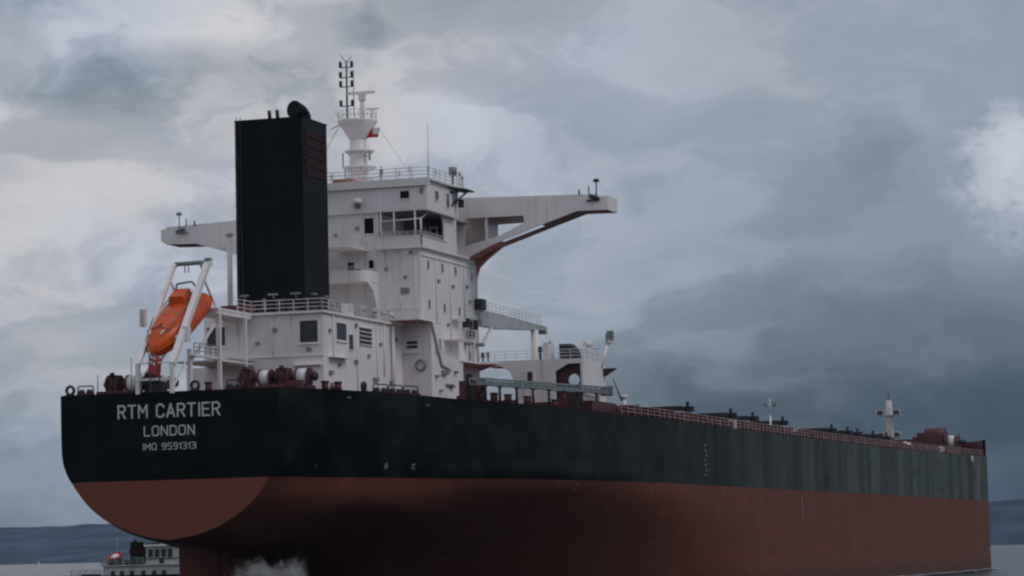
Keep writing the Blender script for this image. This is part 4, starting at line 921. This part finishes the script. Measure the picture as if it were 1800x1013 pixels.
MB().box(2.6, 3.6, -11.2, -9.9, 19.5, 20.25).build('rope_box', DRED, SHIP)
MB().box(1.2, 2.4, -10.0, -8.0, 19.5, 19.9).box(1.0, 2.2, -7.6, -5.2, 19.5, 19.85).build('winch_bed', DRED, SHIP)
m = MB(); m.box(1.0, 2.2, 4.2, 7.3, 19.5, 19.85); m.build('winch_bed', DRED, SHIP)
for y in (7.05, 3.3, 2.9): MB().tube((.8, y, 19.5), (.8, y, 21.3), .05).build('sounding_pipe', STEEL, SHIP)
MB().tube((-.1, 3.4, 19.5), (-.1, 3.4, 22.6), .045).build('rail_post', STEEL, SHIP)
m = MB(); m.tube((-.15, 1.55, 19.5), (-.55, 1.55, 23.4), .05); m.build('ensign_staff', STEEL, SHIP)
def flag(name, label, org, du, dv, nu, nv, fold, colour):
    """cloth hanging in folds: du along the fly, dv down the hoist"""
    m = MB(); du = Vector(du); dv = Vector(dv); nn = du.cross(dv).normalized()
    for j in range(nv + 1):
        for i in range(nu + 1):
            u, v = i / nu, j / nv
            q = du * u + dv * v + nn * (fold * math.sin(u * 9 + v * 1.5) * u) + Vector((0, 0, -0.18 * u * u * dv.length))
            m.v.append(tuple(q))
    for j in range(nv):
        for i in range(nu):
            m.use(colour(i / nu, j / nv)); a = j * (nu + 1) + i; m.face((a, a + 1, a + nu + 2, a + nu + 1), True)
    o = m.build(name, None, None, fix=False); o.location = org
    sm = o.modifiers.new('cloth_thickness', 'SOLIDIFY'); sm.thickness = .012
    o['label'] = label; o['category'] = 'flag'; o['group'] = 'flags flown by the ship'
    return o
def ensign(u, v):
    if u < .5 and v < .5:
        if abs(u - .25) < .06 or abs(v - .25) < .08: return ENSIGN
        return FLAGWHITE if abs(abs(u - .25) - abs(v - .25)) < .07 else FLAGBLUE
    return ENSIGN
flag('ensign', 'limp red ensign hanging from the staff below the lifeboat nose', (-.5, 1.5, 23.0), (.35, -1.0, -.3), (0, .15, -1.9), 12, 8, .14, ensign)
flag('signal_flag', 'white and red signal flag flying beside the radar mast', (47, -1.1, 48.3), (.3, -1.25, .25), (0, .25, -1.0), 10, 6, .12, lambda u, v: FLAGWHITE if u + (1 - v) * .3 > .62 and v < .55 else FLAGRED)
m = MB(); m.tube((47, -1.0, 49.2), (47, -1.12, 45.2), .015, None, 4); m.build('flag_halyard', STEEL, mast)

# ------------------------------------------------------------------ cargo deck: hatches, rails, pipes, posts
HATCH0, PITCH = 70.0, 23.6
def coaming():
    m = MB(); m.box(0, 16.5, -13, 13, 18.6, 20.2); c = m.build('hatch_coaming', DRED, SHIP)
    st = MB(); 
    st.box(0, .18, -14.6, -13, 18.6, 20.1); s0_ = st.build('coaming_stay', PALE, c)
    for i in range(1, 11):
        d = s0_.copy(); COL.objects.link(d); d.parent = c; d.location = (i * 1.62, 0, 0)
    cov = MB(); cov.box(.4, 16.1, -12.6, 12.6, 20.2, 21.3); 
    for i in range(6): cov.box(1 + i * 2.8, 1.2 + i * 2.8, -12.62, 12.62, 21.3, 21.38)
    cov.build('hatch_cover', DRED, c)
    return c
c0 = coaming(); c0.location = (HATCH0, 0, 0)
for i in range(1, 9):
    c = dup(c0, SHIP); c.location = (HATCH0 + i * PITCH, 0, 0.05 * max(0, i - 5))
# hatch panels rolled out to starboard over their racks (each with its drive at the outer end)
for x, x_len, y_in in ((97, 2.2, -15.2), (117.6, 2.0, -17.2), (129, 2.0, -17.6), (145.6, 1.8, -17.8), (176, 1.6, -18.5), (187, 1.6, -18.5), (194, 1.6, -18.6), (205.5, 1.6, -18.6), (215.8, 1.6, -18.6)):
    m = MB(); m.box(x - x_len, x, -20.6, -12.5, 20.7, 21.2); p_ = m.build('rolled_panel', DARK, SHIP)
    m = MB(); m.box(x - .5, x + .3, -21.5, -20.6, 20.6, 21.2); m.box(x - .3, x + .1, -20.95, -20.65, 21.2, 21.75); m.build('panel_drive', DARK, p_)
    m = MB(); m.tube((x - .3, -20.6, 18.6), (x - .3, -20.6, 20.7), .14, None, 6); m.build('rack_leg', PALE, p_)
def along(x, dy=0.35): 
    y, z = deck_at(x); return (x, -(y - dy), z)
segs = [(60, 70), (70, 95), (95, 120), (120, 145), (145, 170), (170, 195), (195, 220), (220, 245), (245, 262), (262, 276), (276, 286)]
for x0, x1 in segs: guardrail([along(x0), along(x1)], SHIP, 1.05, 1.9, .034, RAILRED)
for x0, x1 in ((66, 110), (110, 160), (160, 210), (210, 262)):
    m = MB(); m.tube((x0, -22.6, 19.35), (x1, -22.6, 19.4), .28, None, 8); m.tube((x0, -21.8, 19.7), (x1, -21.8, 19.75), .16, None, 8)
    n_ = int((x1 - x0) / 2.4)
    for i in range(n_): m.box(x0 + i * 2.4, x0 + i * 2.4 + .3, -23.6, -21.5, 18.6, 19.75 + .35 * (i % 3 == 0))
    m.box(x0, x1, -23.4, -23.1, 19.25, 19.5)
    m.build('deck_pipeline', DRED, SHIP)
rnd = random.Random(5)
for i in range(46):
    x = 60 + i * 4.35 + rnd.uniform(-1.2, 1.2); y = -rnd.uniform(20.5, 24); z = deck_at(x)[1]; k = rnd.random()
    if k < .45: MB().tube((x, y, z), (x, y, z + .8), .2, None, 8).tube((x, y, z + .8), (x, y, z + 1.15), .38, .34, 8).build('mushroom_vent', DRED if k < .3 else PALE, SHIP)
    elif k < .75: MB().box(x, x + 1.2, y, y + .8, z, z + rnd.uniform(.7, 1.3)).build('deck_locker', DRED if k < .65 else PALE, SHIP)
    else: MB().box(x - .6, x + .8, y - .3, y + .3, z, z + .2).tube((x - .3, y, z), (x - .3, y, z + .9), .22, None, 8).tube((x + .5, y, z), (x + .5, y, z + .9), .22, None, 8).build('bollard', DRED, SHIP)
m = MB(); m.tube((73, -20, 18.8), (73, -20, 21.3), .3, .3, 10); m.tube((73, -20, 21.2), (73, -20, 21.55), .45, .4, 10); m.build('vent_post', WHITE, SHIP)
m = MB(); m.tube((72.2, -20, 20.9), (69.2, -20, 23.1), .10, .06, 6); m.build('hose_derrick', STEEL, SHIP)
m = MB(); m.tube((142, -20, 18.7), (142, -20, 21.8), .2, .10, 8); m.tube((142, -20, 21.8), (142, -20, 23.9), .05); m.tube((142, -20.6, 23.2), (142, -19.4, 23.2), .06); lp = m.build('deck_light_post', WHITE, SHIP)
for y in (-20.6, -19.4): MB().box(141.8, 142.2, y - .22, y + .22, 22.9, 23.4).build('deck_light', STEEL, lp)
for x, y, hh in ((246, -18, 1.6), (238, -20, 1.2)): MB().tube((x, y, 19), (x, y, 19 + hh), .3, .25, 8).lathe((x, y, 19 + hh), [(.5, 0), (.5, .4), (.3, .7)], 10).build('vent_post', WHITE, SHIP)
# foremast
m = MB(); m.lathe((270, -9.8, 19.2), [(.75, 0), (.62, 7), (.45, 10)], 12); fm = m.build('foremast', PALE, SHIP)
m = MB(); m.tube((270, -9.8, 29), (270, -9.8, 31.6), .16, .08, 6); m.build('mast_head', STEEL, fm)
for z in (22.8, 26.6):
    m = MB(); m.box(269, 271, -11.8, -7.8, z, z + .15)
    for y in (-11.8, -9.8, -7.8): m.tube((269.1, y, z), (269.1, y, z + .95), .07)
    m.tube((269.1, -11.8, z + .95), (269.1, -7.8, z + .95), .06); m.build('mast_platform', PALE, fm)
    for y in (-11.6, -8.8): MB().box(268.7, 269.2, y, y + .8, z + .2, z + .8).build('mast_light', DARK, fm)
fm.location = (0, -1.2, 0)
# forecastle: raised bulwark, windlass, store
m = MB()
fx = [XB + LB * math.sin(a * PI / 2 / 12) for a in range(0, 13)]
pts = [(x, deck_at(x)[0] - .1, deck_at(x)[1]) for x in fx]; pts += [(x, -y, z) for x, y, z in reversed(pts[:-1])]
k = 0
for x, y, z in pts: m.v += [(x, y, z - .05), (x, y, z + 2.9), (x - .3, y * .985, z - .05), (x - .3, y * .985, z + 2.9)]
for i in range(len(pts) - 1):
    p = i * 4
    for t in ((p, p + 4, p + 5, p + 1), (p + 2, p + 3, p + 7, p + 6), (p + 1, p + 5, p + 7, p + 3)): m.face(t)
m.build('forecastle_bulwark', DRED, SHIP)
winch(269.5, -20.0, 20.6, SHIP, 1.35); winch(275.5, -19.5, 20.8, SHIP, 1.35)
m = MB(); m.box(263.5, 268.5, -21.0, -16.0, 19, 22.6); wl = m.build('windlass', DRED, SHIP)
m = MB(); m.tube((265.0, -21.4, 22.7), (265.0, -18.0, 22.7), 1.35, 1.35, 14); m.build('chain_wheel', DRED, wl)
m = MB(); m.tube((267.9, -21.2, 22.5), (267.9, -18.0, 22.5), .9, .9, 12); m.build('gear_case', DRED, wl)
for x, y, z, a_, hh in ((272, -17.5, 22.2, 1.6, 1.0), (279, -18.0, 22.2, 2.2, .9), (284.5, -17, 22.6, 2.2, 1.1), (289.5, -14.5, 22.8, 2.6, 1.2), (293, -13, 22.8, 1.5, 1.5), (255, -21, 19.2, 2.2, 1.9), (251, -20, 19.2, 1.2, 1.6)):
    MB().box(x, x + a_, y, y + 1.6, z - .1, z + hh).build('deck_machinery', DRED if a_ > 1.3 else DARK, SHIP)
MB().box(268.5, 283, -20.8, -4, 19.3, 22.25).box(283, 297, -17.8, 4, 19.4, 22.9).build('bosun_store', DRED, SHIP)
m = MB(); m.tube((268.5, -25.08, 18.2), (268.5, -25.08, 19.3), .35, .15, 6); m.build('hull_fitting', LETTER, SHIP)

# ------------------------------------------------------------------ tug beyond the stern
TUG = thing('tug_boat', 'small white tug with black funnel lying beyond the rudder', 'tug', (126, 62, 0), math.atan2(-0.95136, 0.308083))
m = MB()
hp = [(-11, 2.2), (-9, 3.4), (4, 3.6), (8.5, 2.6), (11.5, .2), (11.5, -.2), (8.5, -2.6), (4, -3.6), (-9, -3.4), (-11, -2.2)]
m.plate(hp, [], lambda a, c: (a, c, -1.2), (0, 0, 3.3)); m.plate(hp, [[(a * .93, c * .9) for a, c in hp]], lambda a, c: (a, c, 2.1), (0, 0, 1.05)); m.build('hull', BLACK, TUG)
m = MB(); m.box(-4.4, 5.6, -2.6, 2.6, 2.1, 4.35); m.box(-4.7, 5.8, -2.8, 2.8, 4.35, 4.5); dh = m.build('deckhouse', TUGWHITE, TUG)
for x in (-3.4, -2.2, -.9, .6, 2.0, 3.3): MB().use(GLASS).box(x, x + .55, -2.66, -2.6, 2.9, 3.7).build('window', None, dh)
m = MB(); m.plate([(1.2, -1.9), (5.1, -1.9), (5.5, -1.0), (5.5, 1.0), (5.1, 1.9), (1.2, 1.9)], [], lambda a, c: (a, c, 4.5), (0, 0, 2.35))
wh = m.build('wheelhouse', TUGWHITE, TUG)
for x in (1.45, 2.3, 3.15, 4.0): MB().use(GLASS).box(x, x + .62, -1.96, -1.88, 5.45, 6.45).build('window', None, wh)
for y in (-1.0, .1): MB().use(GLASS).box(1.12, 1.22, y, y + .9, 5.45, 6.45).build('window', None, wh)
m = MB(); m.box(.9, 5.7, -2.2, 2.2, 6.85, 7.05); m.tube((3.2, -1.2, 7.0), (3.2, -1.2, 7.35), .3, .2, 8); m.build('roof', LAMP, wh)
m = MB(); m.box(1.6, 3.2, -.6, .6, 7.05, 7.4); m.tube((3.0, 0, 7.0), (3.0, 0, 8.6), .06); m.build('roof_locker', DARK, wh)
for x in (1.5, 2.5, 4.6): MB().tube((x, -1.9, 7.05), (x, -1.9, 7.25), .16, None, 8).build('floodlight', DARK, wh)
m = MB(); k = [(-1.1, -1.0), (.75, -1.0), (.75, 1.0), (-1.1, 1.0)]
m.v = [(a, c, 4.5) for a, c in k] + [(a * .93 + .03, c * .9, 7.45) for a, c in k]
for t in ((3, 2, 1, 0), (4, 5, 6, 7), (0, 1, 5, 4), (1, 2, 6, 5), (2, 3, 7, 6), (3, 0, 4, 7)): m.face(t)
fn_ = m.build('funnel', BLACK, TUG)
MB().box(-1.15, .8, -1.04, 1.04, 5.9, 6.5).build('funnel_band', FUNRED, fn_)
m = MB(); m.tube((-.5, 0, 7.4), (-.5, 0, 7.8), .2, None, 8); m.build('exhaust_pipe', DARK, fn_)
guardrail([(-4.6, -2.7, 4.5), (.9, -2.7, 4.5)], TUG, .9, .9, .04, STEEL); guardrail([(-4.6, -2.7, 4.5), (-4.6, 2.7, 4.5)], TUG, .9, .9, .04, STEEL)
m = MB(); m.tube((-2.9, .4, 4.5), (-2.9, .4, 8.2), .06); m.tube((-2.9, .4, 7.8), (-2.6, .4, 7.8), .1); m.build('mast', STEEL, TUG)
for x, y, hh in ((-1.8, -1.6, .6), (-2.6, -1.4, .8), (-4.0, -1.6, .5), (-3.3, -2.3, .7), (-1.2, -2.2, .45), (.2, -2.3, .8)): MB().box(x, x + .6, y, y + .6, 4.5, 4.5 + hh).build('deck_locker', DARK, TUG)
guardrail([(.95, -2.15, 7.05), (5.6, -2.15, 7.05)], TUG, .8, .8, .035, STEEL); guardrail([(-8.5, -3.3, 3.1), (-4.6, -3.3, 3.1)], TUG, .8, .9, .04, STEEL)
m = MB(); m.tube((2.4, .6, 7.1), (2.4, .6, 9.4), .08); m.tube((2.4, -.5, 8.4), (2.4, 1.7, 8.4), .05); m.tube((2.2, .2, 8.9), (2.6, 1.0, 8.9), .09); m.tube((4.6, -1.2, 7.1), (4.6, -1.2, 8.3), .04); m.build('aerial_mast', STEEL, TUG)
for x in (-3.9, -1.6, 1.4, 4.4): MB().box(x, x + .5, -2.72, -2.6, 2.2, 2.7).build('fitting', DARK, dh)
MB().box(1.0, 5.6, -2.02, -1.9, 5.2, 5.3).build('rubbing_strip', DARK, wh); MB().box(2.9, 3.5, -1.99, -1.9, 4.6, 5.2).build('door', DARK, wh)
m = MB(); m.tube((-9.5, -1.0, 2.1), (-6, -1.0, 2.1 + .5), .7, .7, 10); m.box(-7.4, -5.4, -1.6, 1.6, 2.1, 3.4); m.build('towing_winch', DARK, TUG)
m = MB()
for i in range(9): m.torus((-9.5 + i * 1.7, -3.62, 1.3), .42, .17, 'Y', 12, 6)
m.build('tyre_fender', DARK, TUG, kind='stuff')
RB = thing('rescue_boat', 'tilted white rescue boat with a red rim stowed on the tug aft of its funnel', 'rescue boat')
RB.parent = None; tm = Matrix.Translation((126, 62, 0)) @ Matrix.Rotation(math.atan2(-0.95136, 0.308083), 4, 'Z')
RB.location = tm @ Vector((-2.9, -1.9, 5.55)); RB.rotation_euler = (math.radians(40), math.radians(-18), math.atan2(-0.95136, 0.308083))
m = MB(); m.torus((0, 0, 0), .85, .2, 'Z', 20, 8, .62); m.build('inflatable_rim', FLAGRED, RB)
m = MB(); m.lathe((0, 0, -.15), [(.25, -.1), (.55, 0), (.62, .25), (.3, .4)], 14); m.build('canopy', FLAGWHITE, RB)

# ------------------------------------------------------------------ two small sails far off
def sailboat(x, y, s, label):
    o = thing('sailing_boat', label, 'sailing boat', (x, y, 0), 2.2, 'small sailing boats far off on the water')
    m = MB(); m.plate([(-2.2 * s, .2), (-1.6 * s, -.3), (1.9 * s, -.3), (2.6 * s, .6 * s), (-2.2 * s, .5 * s)], [], lambda a, c: (a, -.5 * s, c), (0, 1.0 * s, 0)); m.build('hull', LAMP, o)
    m = MB(); m.tube((.3 * s, 0, .4 * s), (.3 * s, 0, 6.2 * s), .06 * s); m.build('mast', STEEL, o)
    m = MB(); m.plate([(.2 * s, .9 * s), (-2.0 * s, .9 * s), (.2 * s, 6.0 * s)], [], lambda a, c: (a, .05 * s + .12 * s * math.sin(c / s), c), (0, .03, 0)); m.build('sail', FLAGWHITE, o)
sailboat(1367, 709, .95, 'larger of two white sailing boats far off below the distant hills')
sailboat(1462, 744, .5, 'smaller of two white sailing boats far off, a mere speck on the water')

# ------------------------------------------------------------------ wash thrown up beside the rudder
SPRAY = bpy.data.materials.new('spray'); SPRAY.use_nodes = True
b = SPRAY.node_tree.nodes['Principled BSDF']; b.inputs['Base Color'].default_value = (0.72, 0.74, 0.77, 1); b.inputs['Roughness'].default_value = .9
rnd = random.Random(21); m = MB()
def drop(c, s_):
    k = len(m.v); a = [Vector((rnd.gauss(0, 1), rnd.gauss(0, 1), rnd.gauss(0, 1))).normalized() * s_ for _ in range(4)]
    for q in a: m.v.append(tuple(Vector(c) + q))
    for t in ((0, 1, 2), (0, 2, 3), (0, 3, 1), (1, 3, 2)): m.face([k + i for i in t], True)
for cx, cy, top_, wd, nn in ((5, -4.4, 4.5, .9, 900), (5.6, -5.8, 4.9, .9, 1000), (7.4, -7.6, 5.0, .8, 1000), (8.2, -8.6, 4.7, .7, 900), (6.5, -6.5, 2.6, 2.4, 2600)):
    for _ in range(nn):
        w = rnd.random() ** .8; z = top_ * w * rnd.uniform(.75, 1.02); sp = wd * (.55 + .6 * w)
        drop((cx + rnd.gauss(0, sp * .8), cy + rnd.gauss(0, sp * .55), z), rnd.uniform(.02, .07) * (1.15 - .5 * w))
m.build('spray', SPRAY, fix=False, kind='stuff')

m = MB(); rnd = random.Random(4)
for i in range(520):
    x = rnd.uniform(110, 298); yb = deck_at(x)[0]; a = rnd.uniform(.4, 2.6); y = -(yb + rnd.uniform(.05, 1.3) ** 1.3); k = len(m.v)
    for t in range(7): m.v.append((x + a * math.cos(t * .9) * rnd.uniform(.6, 1.1), y + a * .22 * math.sin(t * .9) * rnd.uniform(.6, 1.1), .02 + .0004 * i))
    m.face([k + t for t in range(7)])
m.build('waterline_foam', SPRAY, kind='stuff')

MIST = bpy.data.materials.new('wash_mist'); MIST.use_nodes = True; t = MIST.node_tree; t.nodes.clear(); h = G(t)
geo = h.n('ShaderNodeNewGeometry'); sp_ = h.n('ShaderNodeSeparateXYZ'); h.l(geo.outputs['Position'], sp_.inputs[0])
nz = h.noise(geo.outputs['Position'], 1.1, 7, 0.65, 0.6); nz2 = h.noise(h.comb(sp_.outputs[0], sp_.outputs[1], 0.0), 0.42, 3, 0.6)
crest = h.m('MULTIPLY_ADD', nz2.outputs[0], 7.5, 0.6)                   # plume height above the water
rad = h.m('SQRT', h.m('ADD', h.m('POWER', h.m('DIVIDE', h.m('SUBTRACT', sp_.outputs[0], 6.6), 3.6), 2.0), h.m('POWER', h.m('DIVIDE', h.m('SUBTRACT', sp_.outputs[1], -6.4), 3.4), 2.0)))
shape = h.m('MULTIPLY', h.smooth(h.m('SUBTRACT', crest, sp_.outputs[2]), 0.0, 1.6), h.smooth(rad, 1.05, 0.6))
dens = h.m('MULTIPLY', h.m('MULTIPLY', shape, h.smooth(nz.outputs[0], 0.43, 0.58)), 2.4)
pv = t.nodes.new('ShaderNodeVolumePrincipled'); pv.inputs['Color'].default_value = (0.97, 0.98, 1.0, 1); h.l(dens, pv.inputs['Density']); pv.inputs['Anisotropy'].default_value = 0.0
oo = t.nodes.new('ShaderNodeOutputMaterial'); t.links.new(pv.outputs[0], oo.inputs['Volume'])
m = MB(); m.box(2.6, 10.8, -10.2, -2.4, .05, 6.2); m.build('wash_mist', MIST, kind='stuff')

# ------------------------------------------------------------------ sea air
m = MB(); m.box(-7800, 7800, -7800, 7800, -8.5, 108)
hz = m.build('haze', None, kind='stuff')
HM = bpy.data.materials.new('sea_air'); HM.use_nodes = True; t = HM.node_tree; t.nodes.clear()
pv = t.nodes.new('ShaderNodeVolumePrincipled'); pv.inputs['Color'].default_value = (0.56, 0.76, 1.0, 1); pv.inputs['Density'].default_value = 0.000037; pv.inputs['Anisotropy'].default_value = 0.1
oo = t.nodes.new('ShaderNodeOutputMaterial'); t.links.new(pv.outputs[0], oo.inputs['Volume'])
hz.data.materials.clear(); hz.data.materials.append(HM)
